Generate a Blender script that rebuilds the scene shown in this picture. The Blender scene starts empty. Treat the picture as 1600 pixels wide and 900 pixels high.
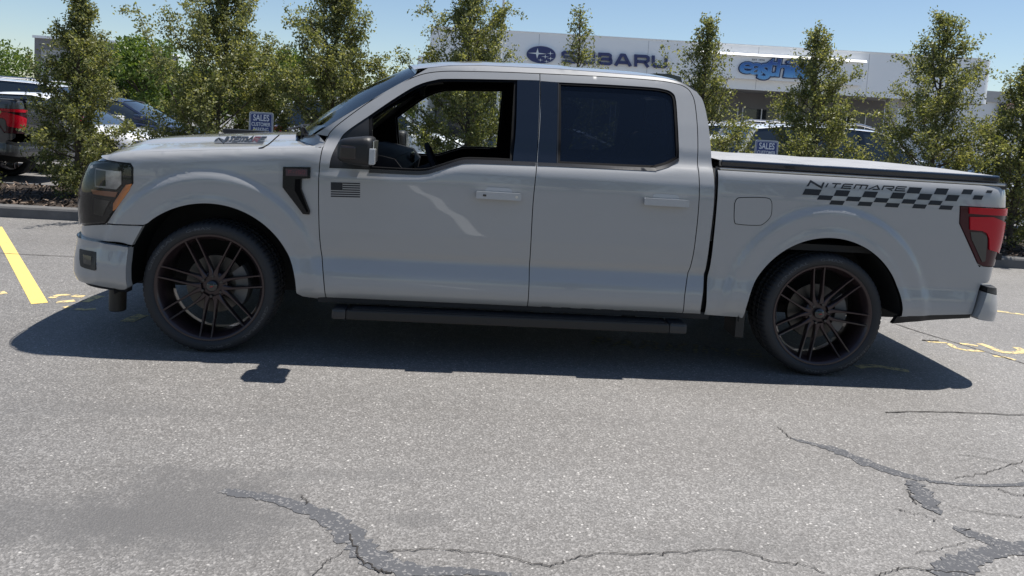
import bpy, bmesh, math, random
import numpy as np
from mathutils import Vector, Matrix
from mathutils.geometry import delaunay_2d_cdt

# ------------------------------------------------------------------ camera, sky, sun, exposure
scene = bpy.context.scene
C = scene.collection
CAM = np.array([1.42, -5.295, 1.45])
YAW, PITCH, ROLL = math.radians(4.0), math.radians(4.52), math.radians(3.55)
FPX, PPY = 1151.0, 283.0            # focal length and principal row for a 1600 x 900 frame
_fw = np.array([math.sin(YAW)*math.cos(PITCH), math.cos(YAW)*math.cos(PITCH), -math.sin(PITCH)])
_rt = np.cross(_fw, [0, 0, 1]); _rt /= np.linalg.norm(_rt); _up = np.cross(_rt, _fw)
_r2 = math.cos(ROLL)*_rt + math.sin(ROLL)*_up
_u2 = -math.sin(ROLL)*_rt + math.cos(ROLL)*_up
cam_data = bpy.data.cameras.new('camera')
cam_data.sensor_width = 36.0
cam_data.lens = FPX/1600*36
cam_data.shift_y = -(450-PPY)/1600
cam_data.clip_start = 0.05
cam_data.clip_end = 2000
cam = bpy.data.objects.new('camera', cam_data); C.objects.link(cam)
cam.matrix_world = Matrix(((_r2[0], _u2[0], -_fw[0], CAM[0]), (_r2[1], _u2[1], -_fw[1], CAM[1]),
                           (_r2[2], _u2[2], -_fw[2], CAM[2]), (0, 0, 0, 1)))
scene.camera = cam

SUN_DIR = Vector((0.34, 0.125, 1.0)).normalized()      # towards the sun
sun_el = math.asin(SUN_DIR.z)
world = bpy.data.worlds.new('World'); scene.world = world; world.use_nodes = True
wn = world.node_tree; wn.nodes.clear()
sky = wn.nodes.new('ShaderNodeTexSky'); sky.sky_type = 'NISHITA'; sky.sun_disc = False
sky.sun_elevation = sun_el
sky.sun_rotation = math.atan2(SUN_DIR.x, SUN_DIR.y)
sky.air_density = 1.0; sky.dust_density = 0.25; sky.ozone_density = 2.6; sky.altitude = 50
bg = wn.nodes.new('ShaderNodeBackground'); bg.inputs['Strength'].default_value = 0.085
wo = wn.nodes.new('ShaderNodeOutputWorld')
wn.links.new(sky.outputs[0], bg.inputs[0]); wn.links.new(bg.outputs[0], wo.inputs[0])
sd = bpy.data.lights.new('sun', 'SUN'); sd.energy = 5.0; sd.angle = math.radians(0.5); sd.color = (1.0, 0.955, 0.89)
sun = bpy.data.objects.new('sun', sd); C.objects.link(sun)
sun.rotation_euler = (-SUN_DIR).to_track_quat('-Z', 'Y').to_euler()
sun.location = (10, 5, 30)
scene.view_settings.view_transform = 'Standard'
scene.view_settings.look = 'None'
scene.view_settings.exposure = 0.5
scene.view_settings.gamma = 1.0
scene.view_settings.use_curve_mapping = False
scene.cycles.transparent_max_bounces = 16

rng = np.random.default_rng(7)
random.seed(7)

# ------------------------------------------------------------------ pixel <-> place helpers
def ray(px, py): return _fw + _r2*(px-800)/FPX - _u2*(py-PPY)/FPX
def UY(px, py, Y):
    d = ray(px, py); return CAM + d*((Y-CAM[1])/d[1])
def UZ(px, py, Z=0.0):
    d = ray(px, py); return CAM + d*((Z-CAM[2])/d[2])
def project(P):
    d = np.asarray(P, float)-CAM; w = d@_fw
    return np.stack([800+FPX*(d@_r2)/w, PPY-FPX*(d@_u2)/w], -1)

# ------------------------------------------------------------------ scene helpers
def thing(name, label, cat, loc=(0, 0, 0), rz=0.0, group=None):
    o = bpy.data.objects.new(name, None); C.objects.link(o)
    o.empty_display_size = 0.2
    o.location = loc; o.rotation_euler = (0, 0, rz)
    o['label'] = label; o['category'] = cat
    if group: o['group'] = group
    return o
def tag(o, label, cat, group=None):
    o['label'] = label; o['category'] = cat
    if group: o['group'] = group
    return o
def mobj(name, verts, faces, mat, parent=None, smooth=False, sharp=None):
    me = bpy.data.meshes.new(name)
    me.from_pydata([tuple(map(float, v)) for v in verts], [], [tuple(map(int, f)) for f in faces])
    if smooth:
        me.polygons.foreach_set('use_smooth', np.ones(len(me.polygons), bool))
        if sharp: me.set_sharp_from_angle(angle=math.radians(sharp))
    me.update()
    if mat: me.materials.append(mat)
    o = bpy.data.objects.new(name, me); C.objects.link(o)
    if parent: o.parent = parent
    return o
def copy_tree(o, parent=None):
    c = o.copy(); C.objects.link(c); c.parent = parent
    for ch in o.children: copy_tree(ch, c)
    return c
class MB:
    """collects simple solids, links them as one mesh"""
    def __init__(s): s.v = []; s.f = []
    def add(s, v, f):
        b = len(s.v); s.v += [tuple(map(float, p)) for p in v]; s.f += [tuple(int(i)+b for i in q) for q in f]; return s
    def box(s, x0, x1, y0, y1, z0, z1, bev=0.0):
        if bev <= 0:
            v = [(x, y, z) for z in (z0, z1) for y in (y0, y1) for x in (x0, x1)]
            return s.add(v, [(0, 2, 3, 1), (4, 5, 7, 6), (0, 1, 5, 4), (2, 6, 7, 3), (0, 4, 6, 2), (1, 3, 7, 5)])
        bm = bmesh.new(); bmesh.ops.create_cube(bm, size=1)
        for v in bm.verts:
            v.co = Vector(((x0+x1)/2+v.co.x*(x1-x0), (y0+y1)/2+v.co.y*(y1-y0), (z0+z1)/2+v.co.z*(z1-z0)))
        bmesh.ops.bevel(bm, geom=bm.edges[:], offset=bev, segments=2, profile=0.6, affect='EDGES')
        bm.verts.index_update()
        s.add([v.co[:] for v in bm.verts], [[v.index for v in f.verts] for f in bm.faces]); bm.free(); return s
    def tube(s, pts, rad, n=8, caps=True):
        pts = [np.asarray(p, float) for p in pts]; m = len(pts)
        r = rad if hasattr(rad, '__len__') else [rad]*m
        V = []; ref = np.array([0, 0, 1.0])
        for i, p in enumerate(pts):
            t = pts[min(i+1, m-1)]-pts[max(i-1, 0)]; t = t/(np.linalg.norm(t)+1e-12)
            rr = ref if abs(t[2]) < 0.9 else np.array([1.0, 0, 0])
            a = np.cross(t, rr); a /= np.linalg.norm(a); b = np.cross(t, a)
            for k in range(n):
                an = 2*math.pi*k/n; V.append(p+r[i]*(math.cos(an)*a+math.sin(an)*b))
        F = [(i*n+k, i*n+(k+1) % n, (i+1)*n+(k+1) % n, (i+1)*n+k) for i in range(m-1) for k in range(n)]
        if caps: F += [tuple(range(n-1, -1, -1)), tuple((m-1)*n+k for k in range(n))]
        return s.add(V, F)
    def lathe_y(s, prof, n=48, c=(0, 0, 0), a0=0, a1=2*math.pi, closed=True):
        """profile of (radius, y) turned about the Y axis"""
        m = len(prof); V = []
        cnt = n if closed else n+1
        for k in range(cnt):
            an = a0+(a1-a0)*k/n
            for r, y in prof: V.append((c[0]+r*math.cos(an), c[1]+y, c[2]+r*math.sin(an)))
        F = []
        for k in range(n):
            k2 = (k+1) % cnt
            for i in range(m-1): F.append((k*m+i, k2*m+i, k2*m+i+1, k*m+i+1))
        return s.add(V, F)
    def build(s, name, mat, parent=None, smooth=False, sharp=35):
        return mobj(name, s.v, s.f, mat, parent, smooth, sharp if smooth else None)
def sstep(a, b, x):
    t = np.clip((np.asarray(x, float)-a)/(b-a), 0, 1); return t*t*(3-2*t)
def grid_faces(nu, nv, flip=False):
    F = []
    for i in range(nu-1):
        for j in range(nv-1):
            q = (i*nv+j, (i+1)*nv+j, (i+1)*nv+j+1, i*nv+j+1)
            F.append(q[::-1] if flip else q)
    return F
def catmull(pts, n=8):
    P = np.asarray(pts, float)
    if len(P) < 3:
        return np.array([P[0]+(P[-1]-P[0])*t for t in np.linspace(0, 1, n+1)])
    Q = np.vstack([2*P[0]-P[1], P, 2*P[-1]-P[-2]]); out = []
    for i in range(1, len(Q)-2):
        for t in np.linspace(0, 1, n, endpoint=False):
            a, b, c, d = Q[i-1], Q[i], Q[i+1], Q[i+2]
            out.append(0.5*((2*b)+(-a+c)*t+(2*a-5*b+4*c-d)*t*t+(-a+3*b-3*c+d)*t**3))
    out.append(P[-1]); return np.array(out)
def solid2d(v2, faces, depth):
    """2-d faces -> closed slab verts (x, y, 0..depth)"""
    n = len(v2); V = [(x, y, 0) for x, y in v2]+[(x, y, depth) for x, y in v2]
    F = [tuple(f) for f in faces]; cnt = {}
    for f in F:
        for i in range(len(f)):
            e = (f[i], f[(i+1) % len(f)]); cnt[e] = 1
    out = [tuple(reversed(f)) for f in F]+[tuple(i+n for i in f) for f in F]
    for (a, b) in cnt:
        if (b, a) not in cnt: out.append((a, b, b+n, a+n))
    return V, out
_tc = {}
def text2d(s, bold=0.0, shear=0.0, norm=True):
    key = (s, bold, shear, norm)
    if key in _tc: return _tc[key]
    cu = bpy.data.curves.new('t', 'FONT'); cu.body = s; cu.offset = bold; cu.shear = shear; cu.resolution_u = 4
    o = bpy.data.objects.new('t', cu); C.objects.link(o)
    dg = bpy.context.evaluated_depsgraph_get(); dg.update()
    me = bpy.data.meshes.new_from_object(o.evaluated_get(dg))
    v = np.array([(p.co.x, p.co.y) for p in me.vertices]); f = [tuple(p.vertices) for p in me.polygons]
    # weld coincident vertices
    key2 = {}; mp = []
    vv = []
    for p in np.round(v, 5):
        k = tuple(p)
        if k not in key2: key2[k] = len(vv); vv.append(k)
        mp.append(key2[k])
    f = [tuple(mp[i] for i in q) for q in f]; f = [q for q in f if len(set(q)) == len(q)]
    v = np.array(vv)
    bpy.data.objects.remove(o); bpy.data.curves.remove(cu); bpy.data.meshes.remove(me)
    # make all faces counter-clockwise
    ff = []
    for q in f:
        a = v[list(q)]; ar = np.sum(a[:, 0]*np.roll(a[:, 1], -1)-np.roll(a[:, 0], -1)*a[:, 1])
        ff.append(q if ar > 0 else q[::-1])
    if norm:
        lo, hi = v.min(0), v.max(0); v = (v-lo)/(hi-lo)
    _tc[key] = (v, ff); return v, ff
def ribbon2d(pts, w):
    """mitred ribbon round an open 2-d polyline; w may be one width or one for each point"""
    P = np.asarray(pts, float); n = len(P); W = w if hasattr(w, '__len__') else [w]*n
    L = []; R = []
    for i in range(n):
        a = P[i]-P[i-1] if i > 0 else P[1]-P[0]
        b = P[i+1]-P[i] if i < n-1 else P[-1]-P[-2]
        a = a/np.linalg.norm(a); b = b/np.linalg.norm(b)
        na = np.array([-a[1], a[0]]); nb = np.array([-b[1], b[0]])
        m = na+nb; m /= max(np.linalg.norm(m), 1e-6); k = min(1/max(m@na, 0.25), 3)
        L.append(P[i]+m*k*W[i]/2); R.append(P[i]-m*k*W[i]/2)
    V = L+R; F = [(n+i, n+i+1, i+1, i) for i in range(n-1)]
    return np.array(V), F

# ------------------------------------------------------------------ materials
class NT:
    def __init__(s, name):
        s.m = bpy.data.materials.new(name); s.m.use_nodes = True; s.t = s.m.node_tree
        s.b = s.t.nodes['Principled BSDF']; s.o = s.t.nodes['Material Output']
    def n(s, typ, **kw):
        nd = s.t.nodes.new(typ)
        for k, v in kw.items():
            if k[:2] == 'i_': nd.inputs[k[2:].replace('_', ' ')].default_value = v
            else: setattr(nd, k, v)
        return nd
    def l(s, a, b): s.t.links.new(a, b)
    def ramp(s, fac, stops, interp='LINEAR'):
        r = s.n('ShaderNodeValToRGB'); cr = r.color_ramp; cr.interpolation = interp
        while len(cr.elements) < len(stops): cr.elements.new(0.5)
        for e, (p, c) in zip(cr.elements, stops):
            e.position = p; e.color = (c if hasattr(c, '__len__') else (c, c, c))[:3]+(1,) if hasattr(c, '__len__') else (c, c, c, 1)
        s.l(fac, r.inputs[0]); return r.outputs[0]
    def mix(s, fac, a, b, mode='MIX'):
        m = s.n('ShaderNodeMix', data_type='RGBA', blend_type=mode)
        for sock, val in ((m.inputs[0], fac), (m.inputs[6], a), (m.inputs[7], b)):
            if hasattr(val, 'is_output'): s.l(val, sock)
            elif hasattr(val, '__len__'): sock.default_value = tuple(val)[:3]+(1,)
            else: sock.default_value = val
        return m.outputs[2]
    def noise(s, vec, scale, detail=3, rough=0.55):
        nz = s.n('ShaderNodeTexNoise'); nz.inputs['Scale'].default_value = scale
        nz.inputs['Detail'].default_value = detail; nz.inputs['Roughness'].default_value = rough
        if vec is not None: s.l(vec, nz.inputs['Vector'])
        return nz.outputs['Fac']
    def pos(s): return s.n('ShaderNodeNewGeometry').outputs['Position']
    def objc(s): return s.n('ShaderNodeTexCoord').outputs['Object']
    def bump(s, h, strength=0.3, dist=0.01):
        b = s.n('ShaderNodeBump'); b.inputs['Strength'].default_value = strength; b.inputs['Distance'].default_value = dist
        s.l(h, b.inputs['Height']); s.l(b.outputs[0], s.b.inputs['Normal'])
def plain(name, col, rough=0.5, metal=0.0, coat=0.0, var=0.0, scale=8.0, spec=0.5, coat_rough=0.03, bump=0.0, bscale=200.0):
    k = NT(name); b = k.b
    b.inputs['Roughness'].default_value = rough; b.inputs['Metallic'].default_value = metal
    b.inputs['Coat Weight'].default_value = coat; b.inputs['Coat Roughness'].default_value = coat_rough
    b.inputs['Specular IOR Level'].default_value = spec
    if var > 0:
        f = k.noise(k.objc(), scale, 4)
        lo = [c*(1-var) for c in col]; hi = [min(1, c*(1+var)) for c in col]
        k.l(k.mix(f, lo, hi), b.inputs['Base Color'])
        r = k.n('ShaderNodeMapRange'); r.inputs['To Min'].default_value = rough*0.85; r.inputs['To Max'].default_value = min(1, rough*1.15)
        k.l(f, r.inputs[0]); k.l(r.outputs[0], b.inputs['Roughness'])
    else: b.inputs['Base Color'].default_value = (*col, 1)
    if bump > 0: k.bump(k.noise(k.objc(), bscale, 2), bump, 0.004)
    return k.m
def glass(name, tint, gloss=0.09, rough=0.0, body=None, body_fac=0.0):
    k = NT(name); t = k.t
    tr = k.n('ShaderNodeBsdfTransparent'); tr.inputs[0].default_value = (*tint, 1)
    gl = k.n('ShaderNodeBsdfGlossy'); gl.inputs['Roughness'].default_value = rough
    fr = k.n('ShaderNodeFresnel'); fr.inputs['IOR'].default_value = 1.5
    mx = k.n('ShaderNodeMixShader'); k.l(fr.outputs[0], mx.inputs[0]); k.l(tr.outputs[0], mx.inputs[1]); k.l(gl.outputs[0], mx.inputs[2])
    out = mx.outputs[0]
    if body:
        df = k.n('ShaderNodeBsdfDiffuse'); df.inputs[0].default_value = (*body, 1)
        m2 = k.n('ShaderNodeMixShader'); m2.inputs[0].default_value = body_fac
        k.l(out, m2.inputs[1]); k.l(df.outputs[0], m2.inputs[2]); out = m2.outputs[0]
    k.l(out, k.o.inputs['Surface']); t.nodes.remove(k.b); return k.m

def make_paint(name, col):
    k = NT(name); b = k.b
    f = k.noise(k.objc(), 900, 1)
    f2 = k.noise(k.objc(), 3.0, 3)
    c = k.mix(f2, [x*0.97 for x in col], [x*1.03 for x in col])
    k.l(k.mix(k.ramp(f, [(0.35, 0.0), (0.65, 1.0)]), c, [min(1, x*1.04) for x in col]), b.inputs['Base Color'])
    b.inputs['Roughness'].default_value = 0.38; b.inputs['Coat Weight'].default_value = 1.0
    b.inputs['Coat Roughness'].default_value = 0.03; b.inputs['Coat IOR'].default_value = 1.5
    b.inputs['Specular IOR Level'].default_value = 0.35
    return k.m
M = {}
M['paint'] = make_paint('grey_paint', (0.310, 0.314, 0.318))
M['dark_paint'] = make_paint('dark_grey_paint', (0.030, 0.032, 0.035))
M['black'] = plain('black_plastic', (0.0065, 0.007, 0.0085), 0.5, var=0.25, bump=0.15, bscale=600)
M['gloss_black'] = plain('gloss_black', (0.006, 0.007, 0.010), 0.12, coat=0.6)
M['applique'] = plain('pillar_applique', (0.006, 0.009, 0.016), 0.16, coat=0.3)
M['seal'] = plain('window_rubber', (0.004, 0.004, 0.005), 0.6, spec=0.15)
M['head_black'] = plain('headlight_black', (0.005, 0.006, 0.008), 0.22, coat=0.0, spec=0.3)
M['gap'] = plain('shadow_gap', (0.004, 0.004, 0.004), 0.9, spec=0.1)
M['under'] = plain('underbody', (0.014, 0.014, 0.015), 0.8, var=0.4, scale=14)
M['rubber'] = plain('tyre_rubber', (0.024, 0.025, 0.028), 0.66, var=0.2, scale=40, spec=0.35)
M['rubber_mark'] = plain('tyre_lettering', (0.060, 0.062, 0.068), 0.6)
M['rim'] = plain('dark_wheel_finish', (0.036, 0.024, 0.026), 0.30, metal=0.5, coat=0.3)
M['cap_red'] = plain('cap_red', (0.28, 0.02, 0.02), 0.4)
M['steel'] = plain('brake_steel', (0.085, 0.08, 0.076), 0.42, metal=0.8, var=0.2, scale=30)
M['caliper'] = plain('caliper_grey', (0.12, 0.12, 0.125), 0.45, metal=0.4)
M['chrome'] = plain('satin_metal', (0.55, 0.55, 0.56), 0.28, metal=1.0)
M['trim'] = plain('belt_trim', (0.03, 0.03, 0.032), 0.3, metal=0.2)
M['decal'] = plain('charcoal_decal', (0.018, 0.021, 0.026), 0.45, spec=0.3)
M['decal_red'] = plain('red_decal', (0.055, 0.010, 0.012), 0.45)
M['decal_silver'] = plain('grey_decal', (0.09, 0.095, 0.105), 0.35)
M['amber'] = plain('amber_lens', (0.60, 0.22, 0.07), 0.18, coat=0.3)
M['amber_dim'] = plain('amber_reflector', (0.40, 0.17, 0.09), 0.2, coat=0.3)
M['red_lens'] = plain('red_lens', (0.46, 0.003, 0.016), 0.16, coat=0.12, spec=0.3)
M['dark_red_lens'] = plain('dark_red_lens', (0.045, 0.004, 0.009), 0.14, coat=0.15, spec=0.3)
M['smoke_lens'] = plain('smoked_lens', (0.045, 0.044, 0.040), 0.12, coat=0.25)
M['clear_lens'] = plain('clear_lens', (0.40, 0.41, 0.42), 0.15, coat=0.8)
M['lamp'] = plain('lamp_reflector', (0.42, 0.42, 0.44), 0.25, metal=0.5, coat=0.0, var=0.6, scale=26)
M['interior'] = plain('interior_black', (0.006, 0.006, 0.008), 0.75, spec=0.25)
M['seat'] = plain('seat_fabric', (0.03, 0.03, 0.032), 0.85, var=0.25, scale=60)
M['headliner'] = plain('headliner', (0.03, 0.03, 0.033), 0.9)
M['clear_glass'] = glass('clear_glass', (0.86, 0.90, 0.89))
M['lens_glass'] = glass('lamp_cover', (0.97, 0.97, 0.97))
M['tint_glass'] = glass('privacy_glass', (0.24, 0.27, 0.32), body=(0.012, 0.020, 0.040), body_fac=0.30)
M['vinyl'] = plain('tonneau_vinyl', (0.33, 0.33, 0.33), 0.45, var=0.15, bump=0.2, bscale=900)
M['paper'] = plain('sticker_paper', (0.75, 0.75, 0.73), 0.8)
M['white_metal'] = plain('white_metal', (0.74, 0.74, 0.74), 0.5, var=0.04, scale=2)
M['brown_plastic'] = plain('brown_grey_plastic', (0.05, 0.043, 0.036), 0.6)
# ================================================================== SETTING
def asphalt():
    k = NT('asphalt'); p = k.pos()
    big = k.noise(p, 0.55, 5, 0.6); mid = k.noise(p, 4.0, 5, 0.6); fine = k.noise(p, 95.0, 4, 0.75)
    v = k.n('ShaderNodeTexVoronoi', feature='F1'); v.inputs['Scale'].default_value = 140.0; k.l(p, v.inputs['Vector'])
    v2 = k.n('ShaderNodeTexVoronoi', feature='F1'); v2.inputs['Scale'].default_value = 62.0; k.l(p, v2.inputs['Vector'])
    sp = k.n('ShaderNodeSeparateColor'); k.l(v.outputs['Color'], sp.inputs[0])
    sp2 = k.n('ShaderNodeSeparateColor'); k.l(v2.outputs['Color'], sp2.inputs[0])
    base = k.mix(k.ramp(fine, [(0.32, 0.0), (0.68, 1.0)]), (0.094, 0.090, 0.086), (0.222, 0.215, 0.207))
    base = k.mix(k.ramp(sp.outputs[0], [(0.0, 0.0), (0.5, 0.0), (0.9, 0.5), (1.0, 0.7)]), base, (0.365, 0.355, 0.343))
    base = k.mix(k.ramp(sp.outputs[1], [(0.70, 0.0), (0.97, 0.62)]), base, (0.10, 0.096, 0.093))
    chip = k.ramp(sp2.outputs[0], [(0.92, 0.0), (0.95, 0.85)]); near = k.ramp(v2.outputs['Distance'], [(0.22, 1.0), (0.34, 0.0)])
    cm = k.n('ShaderNodeMath', operation='MULTIPLY'); k.l(chip, cm.inputs[0]); k.l(near, cm.inputs[1])
    base = k.mix(cm.outputs[0], base, (0.54, 0.525, 0.50))
    base = k.mix(k.ramp(k.noise(p, 17.0, 3, 0.6), [(0.3, 0.0), (0.7, 1.0)]), k.mix(1.0, base, (0.90, 0.895, 0.89), 'MULTIPLY'), k.mix(1.0, base, (1.08, 1.08, 1.08), 'MULTIPLY'))
    base = k.mix(k.ramp(big, [(0.3, 0.0), (0.72, 1.0)]), k.mix(1.0, base, (0.84, 0.835, 0.83), 'MULTIPLY'), k.mix(1.0, base, (1.09, 1.085, 1.08), 'MULTIPLY'))
    wide = k.n('ShaderNodeMapping'); wide.inputs['Scale'].default_value = (0.22, 1.5, 1); k.l(p, wide.inputs[0])
    base = k.mix(k.ramp(k.noise(wide.outputs[0], 1.0, 5, 0.6), [(0.38, 0.0), (0.62, 1.0)]), k.mix(1.0, base, (0.90, 0.895, 0.89), 'MULTIPLY'), base)
    base = k.mix(k.ramp(mid, [(0.25, 0.35), (0.45, 0.0)]), base, (0.13, 0.128, 0.125))
    # oil stains with their own outlines
    for (cx, cy, rx, ry, amt) in tuple((UZ(*c_)[0], UZ(*c_)[1], rx_, ry_, a_) for c_, rx_, ry_, a_ in (((300, 800), 0.50, 0.36, 0.75), ((70, 812), 0.70, 0.20, 0.62), ((300, 742), 0.40, 0.10, 0.38), ((650, 810), 0.17, 0.07, 0.5), ((560, 742), 0.6, 0.07, 0.22), ((1150, 850), 0.5, 0.10, 0.20), ((200, 640), 0.9, 0.12, 0.22), ((1100, 660), 0.8, 0.08, 0.14))):
        sub = k.n('ShaderNodeVectorMath', operation='SUBTRACT'); k.l(p, sub.inputs[0]); sub.inputs[1].default_value = (cx, cy, 0)
        sc_ = k.n('ShaderNodeVectorMath', operation='MULTIPLY'); k.l(sub.outputs[0], sc_.inputs[0]); sc_.inputs[1].default_value = (1/rx, 1/ry, 0)
        ln = k.n('ShaderNodeVectorMath', operation='LENGTH'); k.l(sc_.outputs[0], ln.inputs[0])
        ad = k.n('ShaderNodeMath', operation='MULTIPLY_ADD'); k.l(k.noise(p, 7.0, 4, 0.65), ad.inputs[0]); ad.inputs[1].default_value = 1.4; k.l(ln.outputs['Value'], ad.inputs[2])
        base = k.mix(k.ramp(ad.outputs[0], [(0.85, amt), (1.0, amt*0.8)] if False else [(0.55, amt), (1.0, 0.0)]), base, (0.05, 0.048, 0.047)) if False else k.mix(_rng_fac(k, ad.outputs[0], 1.05, 1.75, amt), base, (0.095, 0.092, 0.090))
    k.l(base, k.b.inputs['Base Color']); k.b.inputs['Roughness'].default_value = 0.62; k.b.inputs['Specular IOR Level'].default_value = 0.62
    h = k.n('ShaderNodeMath', operation='ADD'); k.l(fine, h.inputs[0]); k.l(v.outputs['Distance'], h.inputs[1])
    k.bump(h.outputs[0], 0.38, 0.005)
    return k.m
def _rng_fac(k, sock, a, b, amt):
    r = k.n('ShaderNodeMapRange', interpolation_type='SMOOTHSTEP'); k.l(sock, r.inputs[0])
    r.inputs['From Min'].default_value = a; r.inputs['From Max'].default_value = b; r.inputs['To Min'].default_value = amt; r.inputs['To Max'].default_value = 0.0
    return r.outputs[0]
M['asphalt'] = asphalt()
def worn_paint(name, col, wear=0.45, base=(0.15, 0.145, 0.14)):
    k = NT(name); p = k.pos()
    f = k.noise(p, 26.0, 6, 0.75); f2 = k.noise(p, 3.0, 3)
    c = k.mix(f2, [x*0.88 for x in col], [min(1, x*1.06) for x in col])
    k.l(k.mix(k.ramp(f, [(wear-0.05, 1.0), (wear+0.06, 0.0)]), c, base), k.b.inputs['Base Color'])
    k.b.inputs['Roughness'].default_value = 0.8; k.bump(k.noise(p, 120.0, 3, 0.7), 0.4, 0.004)
    return k.m
M['yellow'] = worn_paint('yellow_line_paint', (0.70, 0.53, 0.16), 0.37)
M['yellow_worn'] = worn_paint('worn_yellow_paint', (0.66, 0.52, 0.24), 0.46)
M['streak_line'] = worn_paint('streak_line_paint', (0.78, 0.77, 0.74), 0.28)
k = NT('tar_sealer'); p = k.pos()
f = k.noise(p, 60.0, 5, 0.7)
v = k.n('ShaderNodeTexVoronoi'); v.inputs['Scale'].default_value = 150; k.l(p, v.inputs['Vector'])
sp = k.n('ShaderNodeSeparateColor'); k.l(v.outputs['Color'], sp.inputs[0])
c = k.mix(f, (0.062, 0.064, 0.070), (0.115, 0.117, 0.124))
k.l(k.mix(k.ramp(sp.outputs[0], [(0.80, 0.0), (0.9, 0.8)]), c, (0.22, 0.215, 0.21)), k.b.inputs['Base Color']); k.b.inputs['Specular IOR Level'].default_value = 0.2; k.b.inputs['Roughness'].default_value = 0.9; k.bump(f, 0.3, 0.004)
M['tar'] = k.m
M['crack'] = plain('crack_dark', (0.045, 0.042, 0.040), 0.95, spec=0.1)
M['concrete'] = plain('kerb_concrete', (0.115, 0.113, 0.112), 0.9, var=0.35, scale=9, bump=0.5, bscale=90)
k = NT('mulch'); p = k.pos()
f = k.noise(p, 40, 6, 0.8)
k.l(k.ramp(f, [(0.3, (0.012, 0.009, 0.007)), (0.5, (0.045, 0.032, 0.024)), (0.72, (0.12, 0.09, 0.065))]), k.b.inputs['Base Color']); k.b.inputs['Roughness'].default_value = 0.95
k.bump(f, 1.0, 0.03); M['mulch'] = k.m

# ---- the lot: one sheet to the horizon
lot = mobj('parking_lot', [(-400, -300, 0), (400, -300, 0), (400, 600, 0), (-400, 600, 0)], [(0, 1, 2, 3)], M['asphalt']); lot['kind'] = 'structure'
def ground_ribbon(name, pts, w, mat, z=0.002, world=False, n=8, jitter=0.0, smooth=True):
    Pw = np.array([UZ(*q)[:2] for q in pts]) if not world else np.array(pts, float)
    ws = np.array(w if hasattr(w, '__len__') else [w]*len(Pw), float)
    if smooth and len(Pw) > 2:
        t = np.linspace(0, len(Pw)-1, (len(Pw)-1)*n+1); Pw = catmull(Pw, n); ws = np.interp(t, range(len(ws)), ws)
    if jitter:
        Pw = Pw+rng.normal(0, jitter, Pw.shape); ws = ws*(1+rng.normal(0, 0.22, len(ws)))
    v, f = ribbon2d(Pw, np.abs(ws)+1e-4)
    return mobj(name, [(x, y, z) for x, y in v], f, mat, lot)
# painted lines
a0, a1 = UZ(-14, 350), UZ(55, 474)
ground_ribbon('bay_or_streak_line', [UZ(-30, 318)[:2]*0+np.array([-3.50, 2.86]), (a1[0]+0.03, a1[1]+0.0)], 0.10, M['yellow'], world=True)
ground_ribbon('bay_or_streak_line', [(6.38, 1.06), (8.8, 3.35)] if False else [UZ(1556, 486)[:2], UZ(1640, 497)[:2]], 0.06, M['yellow_worn'], world=True)
ground_ribbon('bay_or_streak_line', [(1.66, -3.75), (1.22, -6.0), (0.70, -9.1), (-0.16, -14.5)], 0.15, M['streak_line'], world=True, smooth=False)  # unseen white line, added so its reflection imitates a sun streak on the door
for st, w in (([(80, 466), (92, 461.5), (110, 460.8)], 0.05), ([(114, 462), (122, 463), (131, 463.5)], 0.06), ([(88, 472.3), (100, 471.6), (117, 470)], 0.06), ([(131, 472), (145, 466.5), (158, 462.5)], 0.07), ([(100, 481), (106, 480), (110, 479)], 0.05), ([(-8, 459), (0, 458), (10, 457)], 0.10),
              ([(118, 483), (134, 484), (150, 483)], 0.05), ([(198, 503), (210, 497), (224, 492)], 0.09),
              ([(1482, 536.5), (1492, 543), (1512, 547.5), (1536, 548.5)], 0.045), ([(1500, 537), (1514, 538.5), (1528, 541)], 0.045), ([(1530, 537), (1545, 542), (1566, 550), (1590, 551), (1597, 548), (1588, 543)], 0.06), ([(1552, 556.5), (1570, 558.5), (1586, 563)], 0.04), ([(1448, 534), (1464, 535), (1480, 536)], 0.03),
              ([(1340, 574), (1365, 572), (1400, 577), (1420, 580)], 0.06)):
    ground_ribbon('painted_letter', st, w, M['yellow_worn'], n=4)
tv, tf = text2d('PARKING', 0.02)
q0, q1, q2, q3 = [UZ(*q)[:2] for q in ((930, 526), (1190, 547), (1190, 560), (920, 540))]
pv = (np.outer(1-tv[:, 0], q3)+np.outer(tv[:, 0], q2))*(1-tv[:, 1])[:, None]+(np.outer(1-tv[:, 0], q0)+np.outer(tv[:, 0], q1))*tv[:, 1][:, None]
mobj('painted_word', [(x, y, 0.002) for x, y in pv], tf, worn_paint('faded_yellow_paint', (0.36, 0.30, 0.17), 0.52), lot)
# crack sealer and cracks
ground_ribbon('tar_patch', [(347, 767), (372, 771), (420, 778), (470, 793), (510, 808), (540, 830), (568, 858), (600, 880), (650, 892), (720, 893), (800, 899)], [0.035, 0.055, 0.05, 0.062, 0.075, 0.085, 0.10, 0.11, 0.07, 0.035, 0.02], M['tar'], jitter=0.0012)
ground_ribbon('tar_patch', [(1236, 685), (1270, 694), (1310, 705), (1360, 726), (1410, 742), (1450, 750)], [0.01, 0.035, 0.06, 0.075, 0.055, 0.03], M['tar'], jitter=0.0025)
ground_ribbon('tar_patch', [(1450, 752), (1500, 757), (1560, 759), (1640, 755)], [0.02, 0.022, 0.025, 0.04], M['tar'], jitter=0.0015, z=0.0026)
ground_ribbon('tar_patch', [(1424, 752), (1440, 770), (1452, 790), (1472, 803)], [0.06, 0.10, 0.085, 0.03], M['tar'], jitter=0.0015, z=0.0032)
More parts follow.
